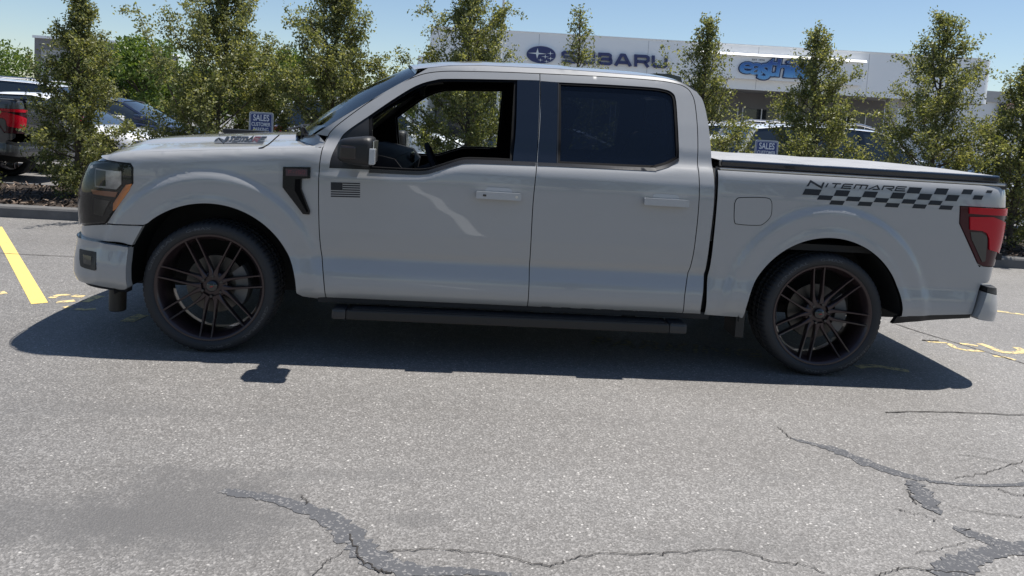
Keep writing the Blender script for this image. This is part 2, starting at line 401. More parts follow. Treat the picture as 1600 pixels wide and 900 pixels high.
ground_ribbon('tar_patch', [(1500, 825), (1530, 840), (1570, 852), (1620, 858)], [0.05, 0.075, 0.06, 0.09], M['tar'], jitter=0.003)
ground_ribbon('tar_patch', [(1468, 902), (1500, 882), (1540, 866), (1590, 858)], [0.09, 0.10, 0.075, 0.05], M['tar'], jitter=0.0015, z=0.0028)
for cr, w in (([(470, 775), (478, 782), (481, 790)], 0.004), ([(545, 835), (556, 858), (568, 878), (590, 892), (612, 897)], 0.009), ([(490, 898), (510, 880), (535, 864)], 0.004), ([(605, 862), (680, 860), (740, 864), (800, 872), (838, 884), (870, 882), (905, 872), (950, 865), (1010, 868), (1060, 863), (1120, 860), (1165, 864), (1205, 878), (1250, 882), (1290, 898)], 0.0055),
              ([(1370, 902), (1395, 892), (1420, 888), (1470, 893), (1510, 897)], 0.006), ([(1416, 766), (1424, 778), (1432, 788)], 0.006), ([(1216, 668), (1228, 680), (1236, 686)], 0.006), ([(1495, 748), (1530, 742), (1560, 733), (1600, 722)], 0.005), ([(1400, 796), (1420, 802), (1445, 806), (1462, 816)], 0.004), ([(1480, 790), (1520, 800), (1570, 805), (1610, 812)], 0.004),
              ([(1384, 645), (1450, 644), (1520, 646), (1610, 650)], 0.012), ([(1500, 712), (1540, 716), (1580, 726), (1610, 745)], 0.004), ([(1400, 507), (1440, 520), (1500, 538), (1560, 556), (1620, 575)], 0.016), ([(1440, 532), (1458, 533), (1466, 533)], 0.03), ([(0, 396), (60, 399), (125, 402)], 0.014), ([(1430, 865), (1470, 858), (1510, 850)], 0.003), ([(1560, 765), (1590, 775), (1620, 772)], 0.006)):
    ground_ribbon('pavement_crack', cr, w*0.62, M['crack'], z=0.0042, jitter=0.0045 if w < 0.012 else 0.002, n=7)

# ---- planting bed: kerb all round, mulch, chips
PX0, PX1, PY0, PY1 = -9.5, 15.5, 3.52, 5.9
kerb = thing('kerb', 'low grey concrete kerb round the mulched planting bed behind the truck', 'kerb', (0, 0, 0))
def kerb_run(a, b, w=0.15, h=0.135):
    a = np.array(a); b = np.array(b); L = np.linalg.norm(b-a); d = (b-a)/L; nrm = np.array([-d[1], d[0]]); n_ = int(L/2.4)+1
    for i in range(n_):
        p0 = a+d*(L*i/n_+0.004); p1 = a+d*(L*(i+1)/n_-0.004)
        sec = [(0, -0.05), (0.0, h-0.03), (0.012, h-0.008), (0.035, h), (w, h), (w, -0.05)]
        V = [(*(p+nrm*o), z) for p in (p0, p1) for o, z in sec]
        mobj('kerb_stone', V, [(i_, 6+i_, 6+(i_+1) % 6, (i_+1) % 6) for i_ in range(6)]+[tuple(range(5, -1, -1)), tuple(range(6, 12))], M['concrete'], kerb)
kerb_run((PX0, PY0), (PX1, PY0)); kerb_run((PX1, PY1), (PX0, PY1)); kerb_run((PX0, PY1), (PX0, PY0)); kerb_run((PX1, PY0), (PX1, PY1))
nx, ny = 200, 22
gx, gy = np.meshgrid(np.linspace(PX0+0.13, PX1-0.13, nx), np.linspace(PY0+0.13, PY1-0.13, ny), indexing='ij')
gz = 0.10+rng.normal(0, 0.012, gx.shape)+0.06*np.sin(math.pi*(gy-PY0)/(PY1-PY0))
bed_soil = mobj('mulch_bed', np.stack([gx.ravel(), gy.ravel(), gz.ravel()], -1), grid_faces(nx, ny), M['mulch']); bed_soil['kind'] = 'structure'
N = 9000
cx = rng.uniform(PX0+0.2, PX1-0.2, N); cy = PY0+0.15+rng.uniform(0, 1, N)**1.5*(PY1-PY0-0.4); cz = 0.125+0.06*np.sin(math.pi*(cy-PY0)/(PY1-PY0))+rng.uniform(-0.01, 0.02, N)
an = rng.uniform(0, math.pi, N); ln = rng.uniform(0.015, 0.05, N); wd = rng.uniform(0.006, 0.014, N); ti = rng.normal(0, 0.5, N)
dx, dy = np.cos(an), np.sin(an)
A = np.stack([cx, cy, cz], -1); D = np.stack([dx*np.cos(ti), dy*np.cos(ti), np.sin(ti)], -1)*ln[:, None]; E_ = np.stack([-dy, dx, rng.normal(0, 0.4, N)], -1)*wd[:, None]
V = np.stack([A-D-E_, A+D-E_, A+D+E_, A-D+E_], 1).reshape(-1, 3)
k = NT('bark_chips'); gi = k.n('ShaderNodeNewGeometry')
k.l(k.ramp(gi.outputs['Random Per Island'], [(0.0, (0.02, 0.014, 0.010)), (0.6, (0.07, 0.05, 0.036)), (0.9, (0.14, 0.10, 0.075)), (1.0, (0.26, 0.20, 0.15))]), k.b.inputs['Base Color']); k.b.inputs['Roughness'].default_value = 0.9
chips = mobj('bark_chips', V, np.arange(4*N).reshape(-1, 4), k.m); chips['kind'] = 'stuff'; chips['label'] = 'dark brown bark mulch chips in the planting bed'
bpy.context.view_layer.update()

# ---- trees
def leaf_mat(name, c0, c1, c2, trans=0.45):
    k = NT(name); gi = k.n('ShaderNodeNewGeometry')
    col = k.ramp(gi.outputs['Random Per Island'], [(0.0, c0), (0.55, c1), (1.0, c2)])
    k.t.nodes.remove(k.b)
    df = k.n('ShaderNodeBsdfPrincipled'); df.inputs['Roughness'].default_value = 0.42; df.inputs['Specular IOR Level'].default_value = 0.4
    tr = k.n('ShaderNodeBsdfTranslucent'); mx = k.n('ShaderNodeMixShader'); mx.inputs[0].default_value = trans
    k.l(col, df.inputs['Base Color']); k.l(k.mix(1.0, col, (1.25, 1.2, 0.55), 'MULTIPLY'), tr.inputs[0])
    k.l(df.outputs[0], mx.inputs[1]); k.l(tr.outputs[0], mx.inputs[2]); k.l(mx.outputs[0], k.o.inputs['Surface'])
    return k.m
M['leaf'] = leaf_mat('holly_leaf', (0.090, 0.110, 0.048), (0.190, 0.212, 0.084), (0.36, 0.355, 0.185), 0.5)
M['leaf_light'] = leaf_mat('light_leaf', (0.06, 0.11, 0.025), (0.11, 0.17, 0.04), (0.17, 0.22, 0.06))
M['bark'] = plain('bark', (0.085, 0.068, 0.055), 0.9, var=0.4, scale=30, bump=0.6, bscale=60)
def leaves(centres, size, r, up=0.0):
    n_ = len(centres)
    a = r.normal(0, 1, (n_, 3)); a[:, 2] += up; a /= np.linalg.norm(a, axis=1)[:, None]
    b = r.normal(0, 1, (n_, 3)); b -= (b*a).sum(1)[:, None]*a; b /= np.linalg.norm(b, axis=1)[:, None]
    L = size*r.uniform(0.6, 1.35, n_)[:, None]; W_ = L*r.uniform(0.42, 0.62, n_)[:, None]
    nn_ = np.cross(a, b)
    return np.stack([centres-a*L*0.5, centres+b*W_*0.5+nn_*L*0.06, centres+a*L*0.5, centres-b*W_*0.5+nn_*L*0.06], 1).reshape(-1, 3)
def conifer(x, y, h, w, seed, label, lean=0.0, nb=78, dens=62, low=0.02, leaf=0.040, fill=1.0):
    r = np.random.default_rng(seed)
    root = thing('evergreen_tree', label, 'tree', (x, y, 0.12), r.uniform(0, 6), 'upright evergreens in the planting bed')
    tn = 14; hs = np.linspace(0, h*0.97, tn)
    tx = np.cumsum(r.normal(0, 0.014, tn))*h/3; ty = np.cumsum(r.normal(0, 0.014, tn))*h/3; tx -= tx[0]; ty -= ty[0]
    tr = MB().tube(list(zip(tx, ty, hs)), list(np.linspace(0.043, 0.006, tn)), 8)
    cs = []
    ga = r.uniform(0, 6); nb = int(nb*fill**0.6)
    for i in range(nb):
        t = low+(0.97-low)*((i+r.uniform(0, 0.8))/nb)**1.0
        ga += 2.39996+r.normal(0, 0.35)
        prof_ = min(1.0, (1-t)**1.0*1.30+0.05)*min(1.0, 0.72+1.6*t)
        L = w*1.42*prof_*r.uniform(0.45, 1.2)
        if r.uniform() < 0.08: L *= 1.3
        el = math.radians(r.uniform(12, 44)+22*t)
        base = np.array([np.interp(t*h, hs, tx), np.interp(t*h, hs, ty), t*h])
        d = np.array([math.cos(ga), math.sin(ga), 0]); pts = []
        for s_ in np.linspace(0, 1, 5):
            pts.append(base+d*L*s_*math.cos(el)*(1-0.15*s_)+np.array([0, 0, L*math.sin(el)*s_*(0.7+0.45*s_)])+r.normal(0, 0.012, 3)*s_)
        pts = np.array(pts); tr.tube(pts, list(np.linspace(0.011*(1-0.5*t)+0.003, 0.0025, 5)), 5)
        nt = 6+int(L*9)
        for j in range(nt):
            s_ = r.uniform(0.08, 1.0)**0.62
            q = np.array([np.interp(s_*4, range(5), pts[:, c_]) for c_ in range(3)])
            td = d*r.uniform(0.1, 1)+r.normal(0, 0.65, 3)+np.array([0, 0, 0.45]); td /= np.linalg.norm(td)
            tl_ = r.uniform(0.08, 0.27)*(0.5+0.6*min(1, L))
            if r.uniform() < 0.5: tr.tube([q, q+td*tl_], [0.003, 0.0015], 3, caps=False)
            m_ = int(dens*r.uniform(0.35, 1.0)*fill*tl_/0.26)+5
            cs.append(q+td*tl_*r.uniform(0.05, 1.1, m_)[:, None]+r.normal(0, 0.034, (m_, 3)))
    tr.build('trunk', M['bark'], root, smooth=True)
    cs = np.vstack(cs); cs[:, 2] = np.maximum(cs[:, 2], 0.03)
    V = leaves(cs, leaf, r, 0.35)
    mobj('crown', V, np.arange(len(V)).reshape(-1, 4), M['leaf'], root)
    return root
TREES = [  # picture column of the stem, top row, half width, seed, share of leaves, label
    (-85, 0, 0.55, 11, 0.8, 'evergreen at the far left edge, beside the parked dark pickup'),
    (126, -22, 0.54, 12, 1.2, 'tall bushy evergreen just ahead of the grey truck\'s front bumper'),
    (345, -34, 1.0, 13, 1.3, 'tall evergreen rising behind the grey truck\'s hood, left of the blue sign'),
    (530, -28, 0.92, 14, 1.35, 'evergreen directly behind the truck\'s windscreen, right of the blue sign'),
    (735, -34, 0.90, 15, 1.2, 'evergreen behind the open front window, before the tall pole'),
    (912, 8, 0.54, 16, 0.42, 'thin sparse evergreen above the truck roof covering the blue sign letters'),
    (1112, 30, 0.70, 17, 0.85, 'evergreen just behind the rear edge of the truck\'s cab'),
    (1294, 44, 0.74, 18, 1.05, 'evergreen covering the end of the light blue bubble lettering'),
    (1480, 22, 0.86, 19, 1.05, 'pointed evergreen behind the truck\'s tailgate end'),
    (1612, 92, 0.75, 20, 1.2, 'evergreen cut by the right edge of the photo')]
for px, top, w, seed, fill, lab in TREES:
    y = 4.55+0.15*math.sin(seed*2.1); q = UY(px, top, y)
    conifer(q[0], y, q[2]-0.12, w, seed, lab, fill=fill)

def broadleaf(x, y, h, w, seed, label, leaf=0.16, n_=9000, group='leafy trees far behind the cars'):
    r = np.random.default_rng(seed)
    root = thing('leafy_tree', label, 'tree', (x, y, 0), r.uniform(0, 6), group)
    m = MB().tube([(0, 0, 0), (0.05, 0.03, h*0.25), (0.0, 0.1, h*0.55), (0.1, 0, h*0.85)], [0.18*h/7, 0.14*h/7, 0.08*h/7, 0.02], 8)
    cl = []
    for i in range(34):
        t = r.uniform(0.28, 1.0); a = r.uniform(0, 2*math.pi); rad = w*math.sqrt(max(0.05, 1-((t-0.58)/0.46)**2))*r.uniform(0.3, 1.0)
        c = np.array([rad*math.cos(a), rad*math.sin(a), t*h*0.95]); cl.append(c)
        m.tube([(0.02, 0.05, max(0.2*h, c[2]-0.3*h)), c*np.array([0.5, 0.5, 1])-np.array([0, 0, 0.08*h]), c], [0.05*h/7, 0.03*h/7, 0.01], 5)
    m.build('trunk', M['bark'], root, smooth=True)
    cl = np.array(cl); idx = r.integers(0, len(cl), n_)
    off = r.normal(0, 1, (n_, 3)); off /= np.linalg.norm(off, axis=1)[:, None]; off *= (r.uniform(0, 1, n_)**0.45)[:, None]*w*r.uniform(0.28, 0.40, len(cl))[idx][:, None]; off[:, 2] *= 0.75
    V = leaves(cl[idx]+off, leaf, r, 0.5)
    mobj('crown', V, np.arange(len(V)).reshape(-1, 4), M['leaf_light'], root)
def far_tree(px, top, Y, w, seed, label, **kw):
    q = UY(px, top, Y); broadleaf(q[0], Y, q[2], w, seed, label, **kw)
far_tree(225, 66, 24, 2.1, 31, 'light green leafy tree in the gap left of the tall hood-side evergreen')
far_tree(165, 90, 26, 2.0, 32, 'lower light green tree behind the bushy evergreen at left')
far_tree(432, 78, 27, 1.9, 33, 'light green tree showing left of the windscreen evergreen')
far_tree(290, 105, 28, 2.4, 34, 'low light green tree behind the hood-side evergreen')
far_tree(-60, 60, 27, 2.6, 35, 'leafy tree at the far left behind the dark pickup')
far_tree(560, 120, 40, 3.2, 36, 'distant green tree just left of the white showroom', leaf=0.25)
far_tree(480, 130, 42, 3.0, 37, 'distant green tree low behind the windscreen', leaf=0.25)

# ---- a far wood closing the horizon
r_ = np.random.default_rng(77); N_ = 42000
wx_ = r_.uniform(-190, 230, N_); hh_ = 3.6+0.9*np.sin(wx_*0.21)+0.7*np.sin(wx_*0.083+1)+0.5*np.sin(wx_*0.57)
wc_ = np.stack([wx_, 118+r_.normal(0, 2.2, N_)+0.0007*wx_**2, hh_*r_.uniform(0, 1, N_)**0.7+r_.normal(0, 0.15, N_)], -1); wc_[:, 2] = np.maximum(wc_[:, 2], 0.2)
wv_ = leaves(wc_, 0.75, r_, 0.4)
wood = mobj('far_wood', wv_, np.arange(len(wv_)).reshape(-1, 4), M['leaf_light']); wood['kind'] = 'stuff'; wood['label'] = 'low far-off green wood along the horizon'
# ---- unseen kerb, verge and trees, added to be mirrored in the truck's paint
VY = -10.2
verge = mobj('unseen_verge', [(-60, VY-0.15, 0.11), (-60, VY-7, 0.13), (60, VY-7, 0.13), (60, VY-0.15, 0.11)], [(0, 1, 2, 3)], plain('verge_grass', (0.06, 0.085, 0.03), 0.9, var=0.4, scale=3, bump=0.8, bscale=40)); verge['kind'] = 'structure'
vk = thing('kerb', 'unseen pale kerb added behind the camera for reflections', 'kerb', (0, 0, 0))
M['pale_kerb'] = plain('pale_concrete', (0.42, 0.41, 0.39), 0.9, var=0.2, scale=6)
for i in range(20):
    MB().box(-30+i*3+0.004, -27+i*3-0.004, VY-0.15, VY, -0.03, 0.14, 0.012).build('kerb_stone', M['pale_kerb'], vk)
for i, (bx_, by_, bh_, bw_, sd_) in enumerate(((-13, -15, 6.0, 2.3, 51), (-7.5, -16, 6.8, 2.5, 52), (-2.0, -15.5, 5.6, 2.1, 53), (4.5, -16.2, 6.6, 2.5, 54), (10.0, -15.4, 6.0, 2.3, 55), (16.0, -16, 6.8, 2.5, 56))):
    broadleaf(bx_, by_, bh_, bw_, sd_, 'unseen leafy tree added behind the camera for reflections', leaf=0.26, n_=2500, group='unseen trees added behind the camera for reflections')
# ---- showroom building
M['cladding'] = plain('white_cladding', (0.88, 0.88, 0.88), 0.45, var=0.03, scale=0.5)
M['cladding_grey'] = plain('grey_wall', (0.20, 0.19, 0.19), 0.7, var=0.1, scale=1.0)
M['soffit'] = plain('soffit', (0.42, 0.41, 0.40), 0.7)
M['dark_glass'] = plain('showroom_glass', (0.03, 0.035, 0.04), 0.08, coat=0.3)
M['sign_blue'] = plain('sign_navy', (0.018, 0.024, 0.12), 0.35, coat=0.2)
M['sign_silver'] = plain('sign_silver', (0.70, 0.71, 0.73), 0.35, metal=0.3)
BO = np.array([3.9, 37.1, 0.0]); BA = math.atan2(-2.5, 27.1); BX = np.array([math.cos(BA), math.sin(BA), 0]); BN = np.array([math.sin(BA), -math.cos(BA), 0])
def UB(px, py, out=0.0):
    """picture point -> (u, z) on the showroom front, out metres proud of the fascia"""
    d = ray(px, py); o = BO+BN*out; t = ((o-CAM)@BN)/(d@BN); q = CAM+d*t; return np.array([(q-BO)@BX, q[2]])
bld = thing('car_showroom', 'long low white car showroom with overhanging fascia and blue signs', 'building', tuple(BO), BA)
def bbox(name, u0, u1, y0, y1, z0, z1, mat, par=None, bev=0): return MB().box(u0, u1, y0, y1, z0, z1, bev).build(name, mat, par or bld)
TOPZ = 6.62; BOTZ = 4.15
uR = UB(1556, 120)[0]-0.9; uL = UB(672, 70)[0]
# fascia with a rounded right corner
sec = [(uL, 20.0), (uL, 0.0)]+[(uL+(uR-uL)*i/12, 0.0) for i in range(1, 13)]+[(uR+0.9*math.sin(a), 0.9-0.9*math.cos(a)) for a in np.linspace(0.15, math.pi/2, 8)]+[(uR+0.9, 20.0)]
V = [(u, y, z) for u, y in sec for z in (BOTZ, BOTZ+0.06, TOPZ-0.05, TOPZ)]
mobj('fascia', V, grid_faces(len(sec), 4), M['cladding'], bld, smooth=True, sharp=30)
for i in range(1, 10):
    u = uL+(uR-uL)*i/10
    bbox('panel_joint', u-0.012, u+0.012, -0.004, 0.02, BOTZ+0.05, TOPZ-0.06, plain('joint', (0.42, 0.42, 0.43), 0.6) if i == 1 else bpy.data.materials['joint'])
bbox('roof', uL+0.05, uR+0.6, 0.9, 20.0, TOPZ-0.4, TOPZ-0.3, M['soffit'])
bbox('parapet_cap', uL-0.05, uR-0.02, -0.04, 0.30, TOPZ, TOPZ+0.05, M['cladding'])
bbox('soffit', uL+0.02, uR+0.2, 0.06, 19, BOTZ+0.02, BOTZ+0.08, M['soffit'])
bbox('wall', uL+0.1, uR-3.4, 3.6, 19.5, 0, BOTZ+0.02, M['cladding_grey'])
for i in range(12):
    u = uL+0.8+i*2.6
    if u+2.2 < uR-3.6:
        w_ = bbox('window', u, u+2.3, 3.52, 3.62, 0.3, 3.2, M['dark_glass'])
        for uu_ in (u-0.03, u+1.13, u+2.27): bbox('mullion', uu_, uu_+0.06, 3.48, 3.53, 0.25, 3.25, M['cladding'], w_)
for px in (1397, 1240, 1040, 860):
    u = UB(px, 150, -0.6)[0]; c_ = bbox('column', u-0.24, u+0.24, 0.5, 1.0, 0, BOTZ+0.02, M['soffit'])
e0 = UB(1085, 82); e1 = UB(1345, 98)
bbox('sign_panel', e0[0], e1[0], -0.42, 0.0, 4.72, 5.98, M['cladding'])
lv = [(u_, y_, z_) for u_ in (e0[0]-0.1, e1[0]+0.1) for y_, z_ in ((0.0, 5.98), (-0.60, 5.98), (-0.60, 6.0), (-0.46, 6.13), (0.0, 6.13))]  # ledge front sloped to catch the sun, standing in for a bright strip
mobj('sun_catch_ledge', lv, [(0, 1, 2, 3, 4), (9, 8, 7, 6, 5)]+[(i, 5+i, 5+(i+1) % 5, (i+1) % 5) for i in range(5)], plain('white_ledge', (0.85, 0.85, 0.83), 0.5), bld)
w0_ = UB(652, 86); bbox('low_wing', w0_[0], uL-0.02, 0.3, 14, 0, w0_[1], M['cladding'])
def on_front(name, v2, faces, depth, out, mat, par=None):
    V, F = solid2d(v2, faces, depth)
    return mobj(name, [(x, -out-z, y) for x, y, z in V], F, mat, par or bld)
# letters of the left sign
def glyph_quad(chv, faces, tl, tr, br, bl):
    u, t = chv[:, 0], chv[:, 1]
    return (np.outer(1-u, bl)+np.outer(u, br))*(1-t)[:, None]+(np.outer(1-u, tl)+np.outer(u, tr))*t[:, None]
def block(ch):
    T = 0.24
    if ch == 'U': st = [[(0.11, 1), (0.11, 0.22), (0.2, 0.11), (0.8, 0.11), (0.89, 0.22), (0.89, 1)]]
    elif ch == 'S': st = [[(0.98, 0.89), (0.2, 0.89), (0.11, 0.8), (0.11, 0.6), (0.2, 0.51), (0.8, 0.49), (0.89, 0.4), (0.89, 0.2), (0.8, 0.11), (0.02, 0.11)]]
    elif ch == 'B': st = [[(0.11, 0.11), (0.11, 0.89), (0.75, 0.89), (0.85, 0.8), (0.85, 0.6), (0.75, 0.5), (0.22, 0.5)], [(0.75, 0.5), (0.89, 0.4), (0.89, 0.2), (0.78, 0.11), (0.0, 0.11)]]
    elif ch == 'A': st = [[(0.10, 0), (0.42, 0.90), (0.58, 0.90), (0.90, 0)], [(0.25, 0.28), (0.75, 0.28)]]
    elif ch == 'R': st = [[(0.11, 0), (0.11, 0.89), (0.78, 0.89), (0.89, 0.8), (0.89, 0.55), (0.78, 0.44), (0.22, 0.44)], [(0.62, 0.40), (0.70, 0.35), (0.89, 0.0)]]
    V = []; F = []
    for s_ in st:
        v, f = ribbon2d(np.array(s_)*np.array([1.35, 1.0]), T); v = v/np.array([1.35, 1.0])
        F += [tuple(i+len(V) for i in q) for q in f]; V += list(v)
    return np.array(V), F
LX = [(876.5, 903), (907, 930), (934, 957), (958.5, 987.5), (990, 1015), (1017.5, 1043)]
for ch, (x0, x1) in zip('SUBARU', LX):
    def yy(x, top): return (79.5 if top else 97.5)+(x-876.5)*(0.0525)
    q = [UB(x0, yy(x0, True)), UB(x1, yy(x1, True)), UB(x1, yy(x1, False)+0.8), UB(x0, yy(x0, False)+0.8)]
    v, f = block(ch); v2 = glyph_quad(v, f, *q)
    on_front('sign_letter', v2, [g_ if orient2(v2, g_) > 0 else g_[::-1] for g_ in f] if False else f, 0.16, 0.02, M['sign_blue'])
ec = UB(845.5, 86); ea = 0.88; eb = 0.54
def ell(a, b, n=48): return np.array([(ec[0]+a*math.cos(2*math.pi*i/n), ec[1]+b*math.sin(2*math.pi*i/n)) for i in range(n)])
em = on_front('oval_emblem', ell(ea, eb), [tuple(range(48))], 0.14, 0.02, M['sign_silver'])
on_front('emblem_field', ell(ea*0.945, eb*0.90), [tuple(range(48))], 0.03, 0.161, M['sign_blue'], em)
def star(cx, cy, rx, ry, k_=0.13):
    n = 8; v = []
    for i in range(n):
        a = math.pi/2*i/2; m = 1.0 if i % 2 == 0 else k_*1.4
        v.append((ec[0]+cx+rx*m*math.cos(a), ec[1]+cy+ry*m*math.sin(a)))
    return np.array(v+[(ec[0]+cx, ec[1]+cy)]), [(8, i, (i+1) % 8) for i in range(8)]
for c_ in ((-0.22, 0.06, 0.55, 0.30), (0.52, 0.10, 0.20, 0.13), (0.24, -0.10, 0.22, 0.13), (0.55, -0.18, 0.20, 0.12), (-0.02, -0.30, 0.16, 0.10), (0.32, -0.36, 0.16, 0.10)):
    v, f = star(*c_); on_front('emblem_star', v, f, 0.02, 0.192, M['sign_silver'], em)
# bubble lettering
kk = NT('bubble_blue'); tcg = kk.n('ShaderNodeSeparateXYZ'); kk.l(kk.pos(), tcg.inputs[0])
mr = kk.n('ShaderNodeMapRange'); mr.inputs['From Min'].default_value = 4.95; mr.inputs['From Max'].default_value = 5.75; kk.l(tcg.outputs[2], mr.inputs[0])
kk.l(kk.ramp(mr.outputs[0], [(0.0, (0.14, 0.38, 0.70)), (0.5, (0.05, 0.20, 0.52)), (1.0, (0.025, 0.06, 0.27))]), kk.b.inputs['Base Color']); kk.b.inputs['Roughness'].default_value = 0.35
M['bubble'] = kk.m
M['bubble_mid'] = plain('bubble_pale', (0.30, 0.50, 0.75), 0.4); M['bubble_edge'] = plain('bubble_navy', (0.012, 0.035, 0.13), 0.4)
lets = [('e', 1157, 1176, 97, 115), ('a', 1174, 1191, 99, 117), ('s', 1187, 1202, 100, 124), ('t', 1198, 1212, 93, 119), ('h', 1215, 1230, 93, 120), ('i', 1231, 1239, 95, 121), ('l', 1240, 1247, 94, 121), ('l', 1248, 1256, 95, 121), ('s', 1256, 1271, 103, 124)]
for i, (ch, x0, x1, y0, y1) in enumerate(lets):
    vb, _ = text2d(ch, 0.0, norm=False); lo_, hi_ = vb.min(0), vb.max(0)
    for li, (bold, mat, out) in enumerate(((0.058, 'bubble_edge', 0.44), (0.020, 'bubble_mid', 0.50), (0.006, 'bubble', 0.54))):
        v, f = text2d(ch, bold, norm=False); v = (v-lo_)/(hi_-lo_); a = UB(x0, y0, out); b = UB(x1, y1, out)
        v2 = v*np.array([b[0]-a[0], a[1]-b[1]])+np.array([a[0], b[1]]); v2[:, 0] += (v[:, 1]-0.5)*0.08
        on_front('bubble_letter', v2, f, 0.05-0.0013*(i % 2), out, M[mat])
tv_, tf_ = text2d('EST 1976', 0.01); a = UB(1175.5, 91.8, 0.43); b = UB(1195, 95.4, 0.43)
on_front('small_lettering', tv_*np.array([b[0]-a[0], a[1]-b[1]])+np.array([a[0], b[1]]), tf_, 0.02, 0.425, plain('small_letter_grey', (0.20, 0.21, 0.24), 0.5))
# far building beyond the right end, with a black board
q0 = UY(1556, 143, 60); q1 = UY(1720, 150, 60)
fb = thing('far_building', 'white building with grey roof band beyond the showroom\'s right end', 'building', (q0[0], 60, 0))
wz = q0[2]
MB().box(-3, 30, 0, 20, 0, wz-1.0).build('wall', M['white_metal'], fb)
MB().box(-3.2, 30.2, -0.25, 20, wz-1.0, wz).build('roof_band', M['soffit'], fb)
b0 = UY(1558.5, 162, 60); b1 = UY(1587, 189, 60)
board = thing('black_board', 'black sign board with a ringed emblem above a mauve oval', 'sign', ((b0[0]+b1[0])/2, 59.6, b1[2]))
bw, bh = (b1[0]-b0[0])/2, b0[2]-b1[2]
MB().box(-bw, bw, 0, 0.15, 0, bh).build('panel', plain('board_black', (0.02, 0.02, 0.024), 0.4), board)
def disc(name, cx, cz, rx, rz, y, mat, inner=0.0):
    n = 28; V = [(cx+rx*math.cos(2*math.pi*i/n), y, cz+rz*math.sin(2*math.pi*i/n)) for i in range(n)]
    if inner:
        V += [(cx+rx*inner*math.cos(2*math.pi*i/n), y, cz+rz*inner*math.sin(2*math.pi*i/n)) for i in range(n)]
        F = [(i, (i+1) % n, n+(i+1) % n, n+i) for i in range(n)]
    else: F = [tuple(range(n))]
    return mobj(name, V, F, mat, board)
disc('emblem_ring', 0.05, bh*0.66, 0.62, 0.62, -0.02, plain('board_orange', (0.55, 0.30, 0.20), 0.5), 0.80)
disc('emblem_centre', 0.05, bh*0.66, 0.34, 0.40, -0.02, plain('board_tan', (0.42, 0.30, 0.24), 0.5), 0.45)
disc('oval', -0.05, bh*0.16, 0.70, 0.30, -0.02, plain('board_mauve', (0.30, 0.26, 0.36), 0.5))
q = UY(54, 59, 50)
gb = thing('grey_building', 'flat-roofed dark grey building behind the bushy evergreen at left', 'building', (q[0], 50, 0))
MB().box(-0.0, 5.5, 0, 12, 0, q[2]).build('wall', M['cladding_grey'], gb)
MB().box(0.5, 2.4, -0.06, 0.0, 2.3, 4.6).build('wall_panel', M['soffit'], gb); MB().box(-0.1, 5.6, -0.12, 12, q[2], q[2]+0.18).build('parapet', M['cladding'], gb)
# light pole
q = UY(785.5, 30, 33)
pole = thing('light_pole', 'tall slim pale light pole rising before the showroom\'s left end', 'light pole', (q[0], 33, 0))
MB().tube([(0, 0, 0.6), (0, 0, 9.5)], [0.085, 0.06], 12).build('post', M['white_metal'], pole, smooth=True)
MB().tube([(0, 0, 0), (0, 0, 0.6)], 0.25, 16).build('footing', M['concrete'], pole, smooth=True)
MB().box(-0.9, 0.9, -0.05, 0.05, 9.5, 9.58).build('crossarm', M['white_metal'], pole)
for s in (-1, 1): MB().box(s*0.9-0.3, s*0.9+0.3, -0.18, 0.18, 9.42, 9.56, 0.02).build('lamp_head', M['white_metal'], pole)

# ---- blue parking signs
def parking_sign(px0, px1, top, Y, label, tilt):
    a = UY(px0, top, Y); b = UY(px1, top, Y); w = b[0]-a[0]; h = w*1.5; cx = (a[0]+b[0])/2
    s = thing('parking_sign', label, 'sign', (cx, Y, 0.1), tilt, 'blue parking signs in the planting bed')
    z1 = a[2]-0.1; z0 = z1-h
    MB().box(-0.025, 0.025, 0.012, 0.05, 0, z1-0.03).build('post', plain('galvanised_post', (0.35, 0.36, 0.36), 0.5, metal=0.7), s)
    rr = rr2(-w/2, z0, w/2, z1, 0.025); V, F = solid2d(rr, [tuple(range(len(rr)))], 0.003)
    mobj('plate', [(x, -z, y) for x, y, z in V], F, M['sign_plate'], s)
    rr = rr2(-w/2+0.012, z0+0.012, w/2-0.012, z1-0.012, 0.02); mobj('blue_field', [(x, -0.005, y) for x, y in rr], [tuple(range(len(rr)))], M['sign_field'], s)
    n_ = len(rr); r1 = rr2(-w/2+0.019, z0+0.019, w/2-0.019, z1-0.019, 0.016); r2_ = rr2(-w/2+0.023, z0+0.023, w/2-0.023, z1-0.023, 0.014)
    mobj('border_line', [(x, -0.0064, y) for x, y in np.vstack([r1, r2_])], [(i, (i+1) % n_, n_+(i+1) % n_, n_+i) for i in range(n_)], M['sign_letter'], s)
    for txt, y0, y1, xs in (('SALES', 0.07, 0.245, 0.66), ('CUSTOMER', 0.285, 0.39, 0.78), ('PARKING', 0.425, 0.53, 0.62), ('ONLY', 0.58, 0.74, 0.56)):
        v, f = text2d(txt, 0.018)
        mobj('sign_text', [((x-0.5)*w*xs, -0.0066, z1-h*(y1-(y1-y0)*y)) for x, y in v], f, M['sign_letter'], s)
def rr2(x0, z0, x1, z1, r, n=5):
    out = []
    for cx, cz, a in ((x1-r, z1-r, 0), (x0+r, z1-r, 90), (x0+r, z0+r, 180), (x1-r, z0+r, 270)):
        for kx in range(n+1):
            t = math.radians(a+90*kx/n); out.append((cx+r*math.cos(t), cz+r*math.sin(t)))
    return np.array(out)
M['sign_plate'] = plain('sign_plate', (0.45, 0.48, 0.52), 0.4, metal=0.3)
M['sign_field'] = plain('sign_field_blue', (0.022, 0.045, 0.17), 0.45)
M['sign_letter'] = plain('sign_lettering', (0.62, 0.66, 0.72), 0.5)
